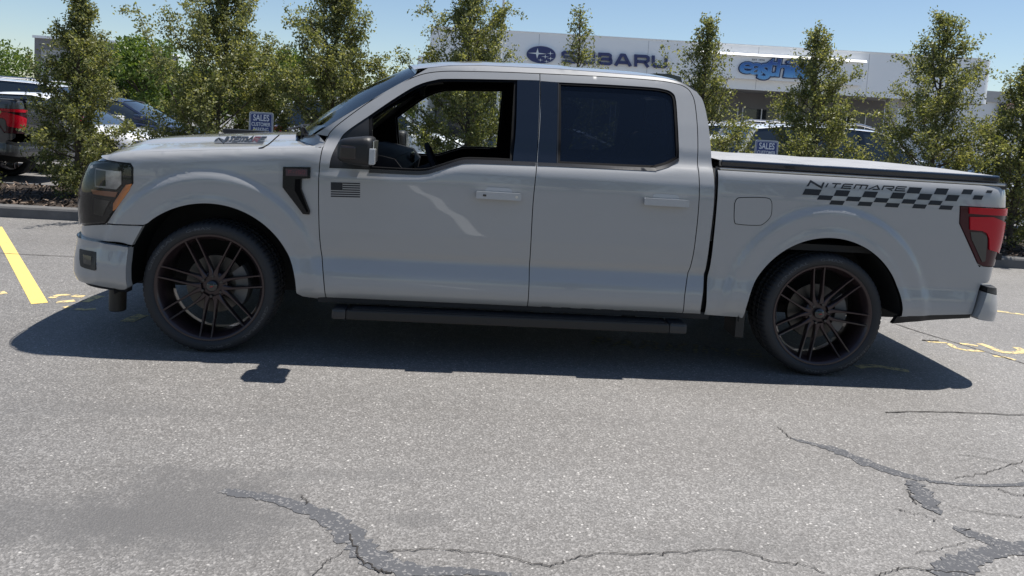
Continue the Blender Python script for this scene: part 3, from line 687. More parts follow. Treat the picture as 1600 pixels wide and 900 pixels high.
parking_sign(389.5, 428, 174, 3.95, 'blue customer parking sign showing above the grey truck\'s hood', math.radians(-2))
parking_sign(1180, 1217.5, 218, 3.95, 'blue customer parking sign showing above the truck\'s bed cover', math.radians(3))
# ================================================================== PICKUP TRUCK
# body side described in (s, z): s runs along the plan outline (s = x on the straight), z is height
WB = 3.69; WZ = 0.386; WYC = 0.845
_front = catmull([(-0.30, 1.000), (-0.45, 0.992), (-0.58, 0.972), (-0.69, 0.935), (-0.77, 0.88), (-0.825, 0.80), (-0.86, 0.70), (-0.89, 0.5), (-0.91, 0.25), (-0.915, 0.0)], 10)
_rear = catmull([(4.60, 1.0), (4.72, 0.99), (4.79, 0.962), (4.832, 0.915), (4.85, 0.85), (4.858, 0.7), (4.865, 0.35), (4.865, 0.0)], 10)
def _arc(P): return np.concatenate([[0], np.cumsum(np.linalg.norm(np.diff(P, axis=0), axis=1))])
_fs = -0.30-_arc(_front); _rs = 4.60+_arc(_rear)
_PS = np.concatenate([_fs[::-1], np.linspace(-0.2, 4.5, 40), _rs])
_PX = np.concatenate([_front[::-1, 0], np.linspace(-0.2, 4.5, 40), _rear[:, 0]])
_PW = np.concatenate([_front[::-1, 1], np.ones(40), _rear[:, 1]])
_tx = np.gradient(_PX, _PS); _tw = np.gradient(_PW, _PS)
_ln = np.hypot(_tx, _tw); _NX = -_tw/_ln; _NW = _tx/_ln
S_FRONT, S_REAR = _fs[-1], _rs[-1]
def crest(x): return np.interp(x, [-1.2, -0.75, -0.4, 0.05, 0.6], [1.05, 1.112, 1.155, 1.196, 1.240])
_Dz = [0.30, 0.345, 0.365, 0.40, 0.44, 0.485, 0.515, 0.604, 0.612, 0.64, 0.76, 0.90, 1.00, 1.08, 1.15, 1.20, 1.235, 1.27, 1.30, 1.50, 1.70, 1.76, 1.80]
_Dd = [0.10, 0.055, 0.028, 0.008, 0.000, 0.003, 0.008, 0.043, 0.0425, 0.028, 0.010, 0.004, 0.001, 0.000, 0.006, 0.024, 0.042, 0.062, 0.075, 0.155, 0.243, 0.272, 0.305]
def _smooth_interp(z, zs, ds):
    zf = np.linspace(0.2, 1.9, 681); df = np.interp(zf, zs, ds)
    ker = np.hanning(9); ker /= ker.sum(); df = np.convolve(np.pad(df, 4, mode='edge'), ker, 'valid')
    return zf, df
_dzf, _ddf = _smooth_interp(None, _Dz, _Dd)
_bzf, _bdf = _smooth_interp(None, [0.30, 0.35, 0.40, 0.46, 0.52, 0.60, 0.66, 0.9, 1.10, 1.18, 1.215, 1.235, 1.25, 1.4], [0.07, 0.03, 0.008, 0.0, 0.004, 0.016, 0.012, 0.004, 0.0, 0.006, 0.012, 0.022, 0.035, 0.06])
_czf, _cdf = _smooth_interp(None, [0.3, 0.345, 0.37, 0.41, 0.50, 0.60, 0.66, 0.80, 1.0, 1.1, 1.3], [0.08, 0.05, 0.022, 0.005, 0.006, 0.022, 0.016, 0.006, 0.0, 0.0, 0.0])
def inset(s, z):
    s = np.asarray(s, float); z = np.asarray(z, float)
    door = np.interp(z, _dzf, _ddf)
    # the lower crease fades out at the front edge of the front door
    bed = np.interp(z, _bzf, _bdf)
    zr = z-crest(s)
    fen = np.interp(z, _czf, _cdf)+np.interp(zr, [-0.22, -0.14, -0.08, -0.045, -0.022, -0.008, 0.0, 0.05], [0, 0.002, 0.006, 0.011, 0.019, 0.032, 0.050, 0.10])
    a = sstep(0.42, 0.80, s); b = sstep(2.93, 2.97, s)
    d = fen*(1-a)+door*a*(1-b)+bed*b
    for cx in (0.0, WB):
        r = np.hypot(s-cx, (z-WZ)*0.97)
        low = sstep(0.30, 0.50, z)
        d = d-0.018*sstep(0.668, 0.622, r)*low-0.006*sstep(0.535, 0.505, r)
    zb_ = np.interp(s, [0.70, 1.05, 1.20, 1.27, 1.42, 1.50, 1.87, 2.55, 2.72], [1.106, 1.112, 1.122, 1.145, 1.196, 1.206, 1.214, 1.232, 1.262])
    d = d+0.011*sstep(-0.035, 0.004, z-zb_)*sstep(1.36, 1.28, z)*a*(1-b)
    d = d+0.055*sstep(0.84, 1.15, z)*sstep(-0.5, -0.85, s)
    d = d+0.03*sstep(1.0, 0.6, z)*sstep(4.68, 4.86, s)
    return d
def S(s, z, off=0.0, side=-1):
    s = np.asarray(s, float); z = np.asarray(z, float)
    x = np.interp(s, _PS, _PX); w = np.interp(s, _PS, _PW); nx = np.interp(s, _PS, _NX); nw = np.interp(s, _PS, _NW)
    d = inset(s, z)-off
    return np.stack([x-nx*d, side*(w-nw*d), z+0*s], -1)
def P(*pts, off=0.0):
    """picture points -> (s, z) on the near body side"""
    out = []
    for p in pts:
        if len(p) == 3: out.append((p[1], p[2])); continue      # ('m', s, z)
        q = UY(p[0], p[1], -1.0); sz = np.array([q[0], q[2]])
        best = None
        for it in range(25):
            e = project(S(sz[0], sz[1], off))-np.array(p)
            en = np.hypot(*e)
            if best is None or en < best[0]: best = (en, sz.copy())
            if en < 0.02: break
            h = 1e-3
            J = np.stack([(project(S(sz[0]+h, sz[1], off))-project(S(sz[0], sz[1], off)))/h,
                          (project(S(sz[0], sz[1]+h, off))-project(S(sz[0], sz[1], off)))/h], 1)
            st = np.linalg.lstsq(J, -e, rcond=None)[0]
            st = np.clip(st, -0.12, 0.12); sz = sz+st
            sz[0] = np.clip(sz[0], S_FRONT, S_REAR); sz[1] = np.clip(sz[1], 0.1, 1.85)
        out.append(tuple(best[1]))
    return out
def inpoly(pts, poly):
    x, y = pts[:, 0], pts[:, 1]; c = np.zeros(len(pts), bool); n = len(poly)
    for i in range(n):
        x0, y0 = poly[i]; x1, y1 = poly[(i+1) % n]
        if y0 == y1: continue
        hit = ((y0 > y) != (y1 > y)) & (x < (x1-x0)*(y-y0)/(y1-y0)+x0)
        c ^= hit
    return c
def densify(poly, step=0.02):
    out = []
    n = len(poly)
    for i in range(n):
        a = np.array(poly[i]); b = np.array(poly[(i+1) % n]); k = max(1, int(np.linalg.norm(b-a)/step))
        for j in range(k): out.append(a+(b-a)*j/k)
    return np.array(out)
def shrink(poly, g):
    p = np.asarray(poly, float); n = len(p)
    area = np.sum(p[:, 0]*np.roll(p[:, 1], -1)-np.roll(p[:, 0], -1)*p[:, 1]); sg = 1 if area > 0 else -1
    out = []
    for i in range(n):
        a = p[i]-p[i-1]; b = p[(i+1) % n]-p[i]
        la, lb = np.linalg.norm(a), np.linalg.norm(b)
        if la < 1e-7 or lb < 1e-7: out.append(p[i]); continue
        na = np.array([-a[1], a[0]])/la; nb = np.array([-b[1], b[0]])/lb; m = na+nb; L = np.linalg.norm(m)
        m = na if L < 1e-6 else m/L
        out.append(p[i]+sg*m*g/max(m@na, 0.4))
    return np.array(out)
def loop(*segs, n=6):
    """each segment is a list of (s, z); inner points smoothed, joints sharp"""
    out = []
    for sg in segs:
        c = catmull(sg, n) if len(sg) > 2 else np.array(sg, float)
        if out and np.linalg.norm(out[-1]-c[0]) < 1e-4: c = c[1:]
        out += list(c)
    if np.linalg.norm(out[0]-out[-1]) < 1e-4: out = out[:-1]
    return np.array(out)
def skin(name, outline, mat, parent, holes=(), gap=0.0025, off=0.0, thick=0.03, step=(0.024, 0.018), both=True, surf=None, edge=None):
    surf = surf or S
    ol = densify(shrink(outline, gap) if gap else np.asarray(outline))
    hs = [densify(np.asarray(h)) for h in holes]
    pts = [ol]+hs
    lo, hi = ol.min(0), ol.max(0)
    gs, gz = np.meshgrid(np.arange(lo[0]+step[0]*0.5, hi[0], step[0]), np.arange(lo[1]+step[1]*0.5, hi[1], step[1]))
    G = np.stack([gs.ravel(), gz.ravel()], -1)
    if len(G):
        ok = inpoly(G, ol)
        for h in hs: ok &= ~inpoly(G, h)
        G = G[ok]
        bd = np.vstack(pts)
        if len(G):
            keep = np.ones(len(G), bool)
            for i in range(0, len(G), 2000):
                dd = np.hypot(G[i:i+2000, None, 0]-bd[None, :, 0], G[i:i+2000, None, 1]-bd[None, :, 1]).min(1)
                keep[i:i+2000] = dd > 0.009
            G = G[keep]
    edges = []; base = 0
    for q in pts:
        n = len(q); edges += [(base+i, base+(i+1) % n) for i in range(n)]; base += n
    allp = np.vstack(pts+([G] if len(G) else []))
    r = delaunay_2d_cdt([Vector(p) for p in allp], edges, [], 0, 1e-6)
    V2 = np.array([tuple(v) for v in r[0]]); F = np.array([tuple(f) for f in r[2]])
    cen = V2[F].mean(1); ok = inpoly(cen, ol)
    for h in hs: ok &= ~inpoly(cen, h)
    F = F[ok]
    a = V2[F]; ar = (a[:, 1, 0]-a[:, 0, 0])*(a[:, 2, 1]-a[:, 0, 1])-(a[:, 2, 0]-a[:, 0, 0])*(a[:, 1, 1]-a[:, 0, 1])
    F = F[np.abs(ar) > 1e-10]; ar = ar[np.abs(ar) > 1e-10]
    F[ar < 0] = F[ar < 0][:, ::-1]
    V3 = surf(V2[:, 0], V2[:, 1], off)
    verts = [tuple(v) for v in V3]; faces = [tuple(f) for f in F]
    if thick > 0:
        ec = {}
        for f in faces:
            for i in range(3): ec[(f[i], f[(i+1) % 3])] = 1
        be = [e for e in ec if (e[1], e[0]) not in ec]
        V3b = surf(V2[:, 0], V2[:, 1], off-thick)
        mp = {}
        def idx(i, k):
            if (i, k) not in mp: mp[(i, k)] = len(verts); verts.append(tuple(V3[i] if k == 0 else V3b[i]))
            return mp[(i, k)]
        for a_, b_ in be: faces.append((idx(a_, 0), idx(a_, 1), idx(b_, 1), idx(b_, 0)))
    nf = len(F)
    def fin_(ob):
        if edge:
            ob.data.materials.append(edge); ix = np.zeros(len(ob.data.polygons), np.int32); ix[nf:] = 1; ob.data.polygons.foreach_set('material_index', ix)
    o = mobj(name, verts, faces, mat, parent, smooth=True, sharp=40); fin_(o)
    far = None
    if both:
        far = mobj(name, [(x, -y, z) for x, y, z in verts], [f[::-1] for f in faces], mat, parent, smooth=True, sharp=40); fin_(far)
    return (o, far) if both else o
def rrect(x0, z0, x1, z1, r, n=5):
    out = []
    for cx, cz, a in ((x1-r, z1-r, 0), (x0+r, z1-r, 90), (x0+r, z0+r, 180), (x1-r, z0+r, 270)):
        for k in range(n+1):
            t = math.radians(a+90*k/n); out.append((cx+r*math.cos(t), cz+r*math.sin(t)))
    return np.array(out)

truck = thing('pickup_truck', 'light grey crew cab pickup truck with black wheels and checkered decal parked side-on', 'pickup truck')

# ---- arches and panel lines, traced on the body side
def arch(cx, r=0.502, a0=-12, a1=192, n=40, sq=1.0):
    return [(cx+r*math.cos(math.radians(a)), WZ-0.004+r*sq*math.sin(math.radians(a))) for a in np.linspace(a0, a1, n)]
f_arch_r = (0.565, 0.362); f_arch_l = (-0.448, 0.60)
ar = arch(0.0, 0.502, 0, 152)          # from rear foot over the top to the bumper joint
fender_door = P((511, 469), (506, 439), (500.5, 382), (498, 330), (498.6, 269), (503, 235.5), (508, 222), (512.5, 213.5))
fd_top = fender_door[-1]
crest_pts = [(x, float(crest(x))) for x in np.linspace(0.585, -0.74, 12)]
hl_rear = P((168, 250.5), (204, 255.6)) ; hl_c = P((208, 262), (208, 286)); hl_d = P((176, 334), (166, 350))
fj = P((166, 349.5), (224, 352))
fender_out = loop(fender_door, [fd_top, (0.60, float(crest(0.60)))], crest_pts, [crest_pts[-1], hl_rear[0]], hl_rear, [hl_rear[1], hl_c[0]], hl_c, hl_c[1:]+hl_d, fj,
                  [fj[1]]+[q for q in ar[::-1] if q[0] > fj[1][0]+0.02], [ar[0], (0.535, 0.358)], [(0.535, 0.358), fender_door[0]])
fender_n, fender_f = skin('front_fender', fender_out, M['paint'], truck, edge=M['gap'])

door_top = P((512.5, 213.5), (516.7, 206), (533, 191), (575, 160.5), (616.7, 135.5), (644, 121.7), (666.7, 114.5), (694, 111.5), (728, 111.5), (790, 112.8), (843.5, 115))
b_gap = P((843.5, 115), (844, 163), (839, 246.7), (833, 316), (827.5, 410.7), (823.5, 480.5))
fdoor_out = loop(fender_door, door_top, b_gap, [b_gap[-1], fender_door[0]])
fwin_low = P((514.4, 262.5), (566.7, 264.7), (644.4, 268.3), (666.7, 267.5), (683, 263), (716.7, 252.5), (733, 250.3), (769, 251.3), (837.8, 253.8))
fwin_up = P((843.2, 125.5), (808, 124.6), (705.6, 123), (677.8, 125.3), (650, 134), (616.7, 153.6), (576.4, 181), (541.7, 205), (530.6, 219), (518, 244), (514.4, 262.5))
g = 0.011
fw_r = P((837.6, 253.8), (841.8, 163), (842.0, 125.5))
fw_low2 = fwin_low[:-1]+[fw_r[0]]; fw_up2 = [fw_r[-1]]+fwin_up[1:]
fhole = loop(fw_low2, fw_r, fw_up2)
# keep the hole just inside the door edge
fhole[:, 0] = np.minimum(fhole[:, 0], np.interp(fhole[:, 1], [q[1] for q in b_gap][::-1], [q[0] for q in b_gap][::-1])-0.006)
fdoor_n, fdoor_f = skin('front_door', fdoor_out, M['paint'], truck, holes=[fhole], edge=M['gap'])

rdoor_top = P((843.5, 115), (939, 119.5), (1022, 125.5), (1055.6, 130.5), (1072, 137), (1080.6, 146.7), (1086, 163), (1090, 205), (1091.7, 269), (1092, 318), (1088, 362), (1080.5, 410), (1070, 460), (1065.6, 490.5))
rdoor_out = loop(b_gap[::-1], rdoor_top, [rdoor_top[-1], b_gap[-1]])
rwin_l = P((839.8, 254.5), (845.6, 163), (845.4, 126.4))
rwin_up = P((845.4, 126.4), (873.6, 128.5), (939, 131.5), (1011, 136), (1036, 139), (1049.5, 144), (1056, 155), (1059, 191), (1061, 247.5))
rwin_low = P((1061, 247.5), (1044.5, 256.5), (1025, 262), (1011, 262.6), (872, 256), (839.8, 254.5))
rhole = loop(rwin_l, rwin_up, rwin_low)
rhole[:, 0] = np.maximum(rhole[:, 0], np.interp(rhole[:, 1], [q[1] for q in b_gap][::-1], [q[0] for q in b_gap][::-1])+0.006)
rdoor_n, rdoor_f = skin('rear_door', rdoor_out, M['paint'], truck, holes=[rhole], edge=M['gap'])

# cab side: pillars and roof rail round the doors
def rail_z(x): return np.interp(x, [1.02, 1.12, 1.3, 1.5, 2.0, 2.6, 2.74, 2.84, 2.90], [1.715, 1.742, 1.775, 1.792, 1.803, 1.795, 1.778, 1.735, 1.665])
cab_back = P((1117.0, 290), (1115, 330), (1109, 380), (1103, 420), (1096, 478), (1094.5, 494))
xb = cab_back[0][0]
pil = P((492, 209.5), (561, 166.5), (616.7, 135.8), (650, 116.5))
rail = [(x, float(rail_z(x))) for x in np.linspace(1.10, 2.86, 22)]
c_pil = [rail[-1], (2.895, 1.66), (2.915, 1.56), (2.925, 1.45), (2.930, 1.33), cab_back[0]]
cab_out = loop(pil+[rail[1]], rail[1:], c_pil, cab_back, [cab_back[-1], rdoor_top[-1]], rdoor_top[::-1], door_top[::-1], [door_top[0], pil[0]])
cab_n, cab_f = skin('cab_side', cab_out, M['paint'], truck, thick=0.04, edge=M['gap'])

# bed side
ra = arch(WB-0.012, 0.492, 4, 176)
bed_front = P((1099.5, 491.5), (1104, 450), (1110, 410), (1117, 350), (1121, 300), (1121.5, 288))
bed_front = [(q[0], q[1]) for q in bed_front]+[(bed_front[-1][0], 1.246)]
tl_l = P((1500, 322), (1499, 349)); tl_d = P((1499, 349), (1527, 411), (1533, 415), (1542, 416.5), (1553, 416))
bed_r1 = P((1553, 417), (1549.5, 430), (1543.5, 442)); bed_r2 = P((1533, 444), (1518, 491.5))
bed_bot = P((1518, 491.5), (1404, 495))
tl_top_z = tl_l[0][1]
bed_out = loop(bed_front, [(bed_front[-1][0], 1.246), (4.60, 1.246), (4.74, 1.243), (4.92, 1.238)], [(4.92, 1.238), (4.95, tl_top_z)], [(4.95, tl_top_z), tl_l[0]], tl_l, tl_d,
               [tl_d[-1], bed_r1[0]], bed_r1, [bed_r1[-1], bed_r2[0]], bed_r2, bed_bot, [bed_bot[-1], ra[0]], ra, [ra[-1], (3.185, 0.352), (3.16, 0.352)], [(3.16, 0.352), bed_front[0]])
bed_n, bed_f = skin('bed_side', bed_out, M['paint'], truck, edge=M['gap'])
# dark strip below the rear quarter
vl = P((1404, 495.5), (1518, 492), (1518, 497.5), (1470, 500), (1396, 506.5))
skin('lower_valance', loop(vl[:2], vl[1:3], vl[2:4], vl[3:], [vl[-1], vl[0]]), M['black'], truck, gap=0, off=-0.012, thick=0.03)

# ---- windows, pillars, seals
sail = P((514.4, 262.5), (518, 244), (530.6, 219), (541.7, 205), (576.4, 181), (577, 265.2))
skin('mirror_sail', loop(sail[:5], sail[4:], [sail[-1], sail[0]]), M['black'], fdoor_n, gap=0.001, off=-0.006, thick=0.015, both=False)
sailf = skin('mirror_sail', loop(sail[:5], sail[4:], [sail[-1], sail[0]]), M['black'], fdoor_f, gap=0.001, off=-0.006, thick=0.015, both=False, surf=lambda s, z, off=0: S(s, z, off, 1))
bp = P((808, 124.6), (843.3, 125.5), (843.2, 163), (838.6, 254), (801, 252.6), (806, 200))
def pair_skin(name, ol, mat, pn, pf, **kw):
    a = skin(name, ol, mat, pn, both=False, **kw)
    b = skin(name, ol, mat, pf, both=False, surf=lambda s, z, off=0: S(s, z, off, 1), **kw)
    b.data.flip_normals(); return a, b
sailf.data.flip_normals()
pair_skin('pillar_trim', loop(bp[:2], bp[1:4], bp[3:5], bp[4:]+[bp[0]]), M['applique'], fdoor_n, fdoor_f, gap=0.001, off=0.0015, thick=0.012)
bq = P((844.6, 126.6), (871.5, 128.3), (871, 190), (869.5, 256), (839.6, 254.5), (844.3, 190))
pair_skin('pillar_trim', loop(bq[:2], bq[1:4], bq[3:5], bq[4:]+[bq[0]]), M['applique'], rdoor_n, rdoor_f, gap=0.001, off=0.0015, thick=0.012)
# run channel round the open front window
ch_o = P((577, 265.2), (576.6, 181), (616.7, 153.6), (650, 134), (677.8, 125.3), (705.6, 123), (808, 124.6), (801, 252.6), (769, 251.6), (733, 250.6), (716.7, 252.8), (683, 263.3), (666.7, 267.8), (644.4, 268.6))
fw_ch = loop(ch_o[:2], ch_o[1:7], ch_o[6:8], ch_o[7:]+[ch_o[0]])
pair_skin("window_seal", fw_ch, M['seal'], fdoor_n, fdoor_f, holes=[shrink(fw_ch, 0.016)], gap=0.0, off=-0.010, thick=0.05, step=(0.05, 0.05))
# belt trims
def strip(name, top, h, mat, pn, pf, off):
    t = catmull(top, 5); ol = np.vstack([t+[0, 0.004], (t-[0, h])[::-1]])
    return pair_skin(name, ol, mat, pn, pf, gap=0, off=off, thick=0.02)
strip('belt_trim', P((577, 265.4), (644.4, 268.6), (666.7, 267.8), (683, 263.3), (716.7, 252.8), (733, 250.6), (769, 251.6), (837.2, 254)), 0.016, M['trim'], fdoor_n, fdoor_f, 0.005)
strip('belt_trim', P((840.3, 254.8), (872, 256), (1011, 262.8), (1025, 262.2), (1044.5, 256.8), (1060.5, 248)), 0.014, M['trim'], rdoor_n, rdoor_f, 0.005)
# rear door glass and its seal
gl_o = P((873, 128.9), (939, 132), (1011, 136.5), (1036, 139.5), (1048.8, 144.6), (1055, 155.4), (1058, 191), (1060, 247), (1044, 255.8), (1025, 261.3), (1011, 261.8), (872, 255.6), (873.5, 190))
glo = loop(gl_o[:8], gl_o[7:12], gl_o[11:]+[gl_o[0]])
pair_skin('window_seal', glo, M['seal'], rdoor_n, rdoor_f, holes=[shrink(glo, 0.013)], gap=0, off=-0.004, thick=0.03, step=(0.05, 0.05))
rg_n, rg_f = pair_skin('window_glass', shrink(glo, 0.010), M['tint_glass'], rdoor_n, rdoor_f, gap=0, off=-0.016, thick=0.0, step=(0.06, 0.06))
# rear window of the near door: slim bright upright
q = P((871.8, 128.6), (873.6, 128.8), (872.0, 255.6), (870.0, 255.6))
pair_skin('division_bar', np.array(q), M['trim'], rdoor_n, rdoor_f, gap=0, off=-0.002, thick=0.012)
# far front window stays closed, near one is rolled down
fgl = skin('window_glass', shrink(fw_ch, 0.012), M['clear_glass'], fdoor_f, both=False, gap=0, off=-0.03, thick=0.0, step=(0.06, 0.06), surf=lambda s, z, off=0: S(s, z, off, 1))
# sticker on the inside of the far rear window
stk = np.array([(2.02, 1.38), (2.30, 1.38), (2.30, 1.66), (2.02, 1.66)])
skin('window_sticker', stk, M['paper'], rdoor_f, both=False, gap=0, off=-0.022, thick=0, step=(0.05, 0.05), surf=lambda s, z, off=0: S(s, z, off, 1))

# ---- handles, fuel door, lower parts
def handle(px0, py0, px1, py1, pn, pf, camera_hole):
    a = P((px0, py0), (px1, py1)); cx = (a[0][0]+a[1][0])/2; cz = (a[0][1]+a[1][1])/2; w = a[1][0]-a[0][0]; h = 0.042
    rr = rrect(cx-w*0.30, cz-0.005, cx+w*0.30, cz+0.047, 0.022)
    pair_skin('handle_cup', rr, M['dark_cup'], pn, pf, gap=0, off=0.002, thick=0.004)
    rr = rrect(cx-w/2, cz-h/2, cx+w/2, cz+h/2, 0.008)
    pair_skin('door_handle', rr, M['handle_paint'], pn, pf, gap=0, off=0.034, thick=0.026)
    if camera_hole:
        skin('keyhole', rrect(cx+w/2-0.035, cz-0.008, cx+w/2-0.019, cz+0.008, 0.007), M['chrome'], pn, both=False, gap=0, off=0.036, thick=0.003)
        skin('handle_sensor', rrect(cx-w/2+0.04, cz-0.006, cx-w/2+0.06, cz+0.006, 0.004), M['gloss_black'], pn, both=False, gap=0, off=0.036, thick=0.003)
M['handle_paint'] = make_paint('handle_paint', (0.37, 0.38, 0.39))
M['dark_cup'] = make_paint('cup_paint', (0.33, 0.35, 0.38))
handle(744, 298.5, 813.5, 312.5, fdoor_n, fdoor_f, True)
handle(1005.5, 309, 1074, 322.5, rdoor_n, rdoor_f, False)
fp = P((1147, 318), (1152, 309.5), (1165, 308), (1196, 308.5), (1205, 313), (1206.5, 325), (1204, 339), (1193, 350), (1183, 352.5), (1155, 351), (1147, 346))
fo = loop(fp+[fp[0]])
skin('fuel_door_gap', fo, M['gap'], bed_n, both=False, holes=[shrink(fo, 0.005)], gap=0, off=0.0012, thick=0, step=(0.05, 0.05))
skin('fuel_door', shrink(fo, 0.004), M['paint'], bed_n, both=False, gap=0, off=0.0022, thick=0.004)

# ---- fender vent with badge
fv = P((443, 260.5), (485.6, 261), (485, 278.5), (472.3, 278.8), (471.5, 295), (485, 330), (484, 335), (474, 334), (442.3, 292.5))
fvl = loop(*[[fv[i], fv[(i+1) % 9]] for i in range(9)])
vn, vf = skin('fender_vent', fvl, M['head_black'], truck, gap=0, off=0.012, thick=0.02)
fr = P((462, 280), (470, 279), (470, 296), (482.5, 330), (480, 331.5), (461, 297))
skin('vent_slot', loop(*[[fr[i], fr[(i+1) % 6]] for i in range(6)]), M['gap'], vn, both=False, gap=0, off=0.0135, thick=0)
bd = P((447, 263.2), (481, 263.8), (480.6, 275.2), (447.5, 274.4))
skin('badge', loop(*[[bd[i], bd[(i+1) % 4]] for i in range(4)]), plain('badge_dark_red', (0.055, 0.03, 0.036), 0.35), vn, both=False, gap=0, off=0.0145, thick=0.003)

def decal(name, px_v, faces, mat, parent, off=0.0016, surf=S):
    sz = np.array(P(*[tuple(p) for p in px_v]))
    return mobj(name, surf(sz[:, 0], sz[:, 1], off), [f[::-1] if orient(sz, f) < 0 else f for f in faces], mat, parent)
def orient(v, f):
    a = v[list(f)]; return np.sum(a[:, 0]*np.roll(a[:, 1], -1)-np.roll(a[:, 0], -1)*a[:, 1])
STROKES = {'N': [[(0, 0), (0, 1), (1, 0), (1, 1)]], 'I': [[(0.5, 0), (0.5, 1)]], 'T': [[(0, 1), (1, 1)], [(0.5, 0), (0.5, 0.93)]],
           'E': [[(1, 1), (0.08, 1), (0.0, 0.9), (0.0, 0.0), (1, 0)], [(0.1, 0.5), (0.92, 0.5)]],
           'M': [[(0, 0), (0, 0.96), (0.9, 0.96), (1, 0.9), (1, 0)], [(0.5, 0), (0.5, 0.9)]],
           'A': [[(-0.02, 0), (0.62, 1), (1.04, 0)], [(0.36, 0.06), (0.9, 0.06)]],
           'R': [[(0, 0), (0, 0.97), (0.95, 0.97), (1, 0.85), (1, 0.55), (0.9, 0.43), (0.42, 0.43), (1.0, 0.0)]],
           'F': [[(0, 0), (0, 1), (1, 1)], [(0, 0.5), (0.85, 0.5)]], '1': [[(0.5, 0), (0.5, 1)]], '-': [[(0.1, 0.5), (0.9, 0.5)]],
           '5': [[(1, 1), (0, 1), (0, 0.55), (0.9, 0.55), (1, 0.45), (1, 0.1), (0.9, 0), (0, 0)]], '0': [[(0.1, 0), (0, 0.1), (0, 0.9), (0.1, 1), (0.9, 1), (1, 0.9), (1, 0.1), (0.9, 0), (0.1, 0)]]}
def stroke_word(word, quad, widths, wt, gapf=0.16, big_first=0.0):
    """word -> list of (letter, px vertices, faces) laid in a picture quad (tl, tr, br, bl)"""
    tl, tr, br, bl = [np.array(q, float) for q in quad]; tot = sum(widths)+gapf*(len(word)-1); x = 0; res = []
    H = np.linalg.norm(tl-bl); Wd = np.linalg.norm(tr-tl)/tot
    for ch, w in zip(word, widths):
        V = []; F = []
        for st in STROKES[ch]:
            pts = np.array([((x+w*a)*Wd, b*H) for a, b in st])
            v, f = ribbon2d(pts, wt); F += [tuple(i+len(V) for i in q) for q in f]; V += list(v)
        V = np.array(V); u = V[:, 0]/(Wd*tot); t = V[:, 1]/H
        px = (bl[None]*(1-u)[:, None]+br[None]*u[:, None])*(1-t)[:, None]+(tl[None]*(1-u)[:, None]+tr[None]*u[:, None])*t[:, None]
        res.append((ch, px, F)); x += w+gapf
    return res
# bed lettering: a large N, then the smaller capitals
for ch, px, F in stroke_word('N', ((1266.5, 283), (1287, 285), (1283.5, 293), (1261.5, 291)), [1.0], 3.0): decal('letter', px, F, M['decal'], bed_n)
for ch, px, F in stroke_word('ITEMARE', ((1292, 286.3), (1416.8, 292.2), (1414, 298.4), (1288, 292.6)), [0.25, 0.9, 0.95, 1.2, 1.05, 1.05, 1.0], 2.25, 0.30): decal('letter', px, F, M['decal'], bed_n)
def z5(u, v): return (1230+u/3.3333, 250+v/3.3333)
def para(x0, x1, y0, y1, lean=16, drop=0.05):
    """a leaning square of the flag, in the units of the traced crop"""
    w = x1-x0-lean
    return [z5(x0+lean, y0), z5(x1, y0+w*drop), z5(x1-lean, y1+w*drop), z5(x0, y1)]
checks = []
for i, x in enumerate((78, 241, 388, 534, 676, 820)): checks.append(para(x, x+(102 if i == 0 else 90)-4*i*0.6, 150+i*6.2, 180+i*6.4))
for i, x in enumerate((154, 303, 449, 593, 732)): checks.append(para(x, x+86-2*i, 183+i*6.8, 206+i*6.6, 14))
for i, x in enumerate((218, 365, 507, 649, 788)): checks.append(para(x, x+82-1*i, 210+i*6.4, 231+i*6.4, 12))
checks += [para(620, 702, 141, 172), para(762, 842, 146, 178), para(905, 970, 152, 177, 13), para(964, 1022, 183, 205, 11), para(1033, 1070, 157, 171, 8)]
for c in checks: decal('checker_square', c, [(0, 3, 2, 1)], M['decal'], bed_n)
# door flag: field and seven bars
def flag_px(u, v): return (517+45.6*u, 284.6+1.4*u+v*(22.9-0.3*u))
decal('flag_field', [flag_px(0, 0), flag_px(0.40, 0), flag_px(0.40, 0.54), flag_px(0, 0.54)], [(0, 3, 2, 1)], M['decal'], fdoor_n)
for i in range(7):
    v0 = i*(1/6.55); v1 = v0+0.082; u0 = 0.405 if i < 4 else 0.0
    if i == 3: u0 = 0.405
    decal('flag_bar', [flag_px(u0, v0), flag_px(1, v0), flag_px(1, v1), flag_px(u0, v1)], [(0, 3, 2, 1)], M['decal'], fdoor_n)
# badge letters
for ch, px, F in stroke_word('F-150', ((452, 266.2), (477.5, 266.7), (477, 271.6), (452, 271.2)), [1, 0.6, 0.4, 1, 1], 0.8, 0.4): decal('badge_letter', px, F, plain('badge_red', (0.20, 0.045, 0.055), 0.4) if ch == 'F' else bpy.data.materials['badge_red'], vn, off=0.0160)

# ---- headlight
hl = P((146, 248), (168, 250.8), (204, 255.8), (208.2, 262), (208.2, 286), (190, 312), (176.5, 334), (167, 349.5))
hl_n, hl_f = skin('headlight', loop([('m', -1.16, 1.045)[1:], hl[1]], [hl[1], hl[2]], hl[2:4], hl[3:5], hl[4:], [hl[-1], (-1.0, 0.668), (-1.16, 0.672)], [(-1.16, 0.672), (-1.16, 1.045)]), M['head_black'], truck, gap=0.001, off=-0.004, thick=0.04)
def hpart(name, pts, mat, off=0.004, ms=()):
    q = P(*pts)
    pair_skin(name, loop(*[[q[i], q[(i+1) % len(q)]] for i in range(len(q))]), mat, hl_n, hl_f, gap=0, off=off, thick=0.006)
hpart('marker_lamp', [(197, 289), (206.5, 287), (202, 298), (181, 327), (177, 329.5), (177.5, 318)], M['amber'])
hpart('upper_lamp', [(150, 263), (190, 268), (190, 288), (182, 296), (149, 292)], M['lamp'])
hpart('lower_lamp', [(148, 310), (172, 314), (160, 338), (147, 334)], M['smoke_lens'])
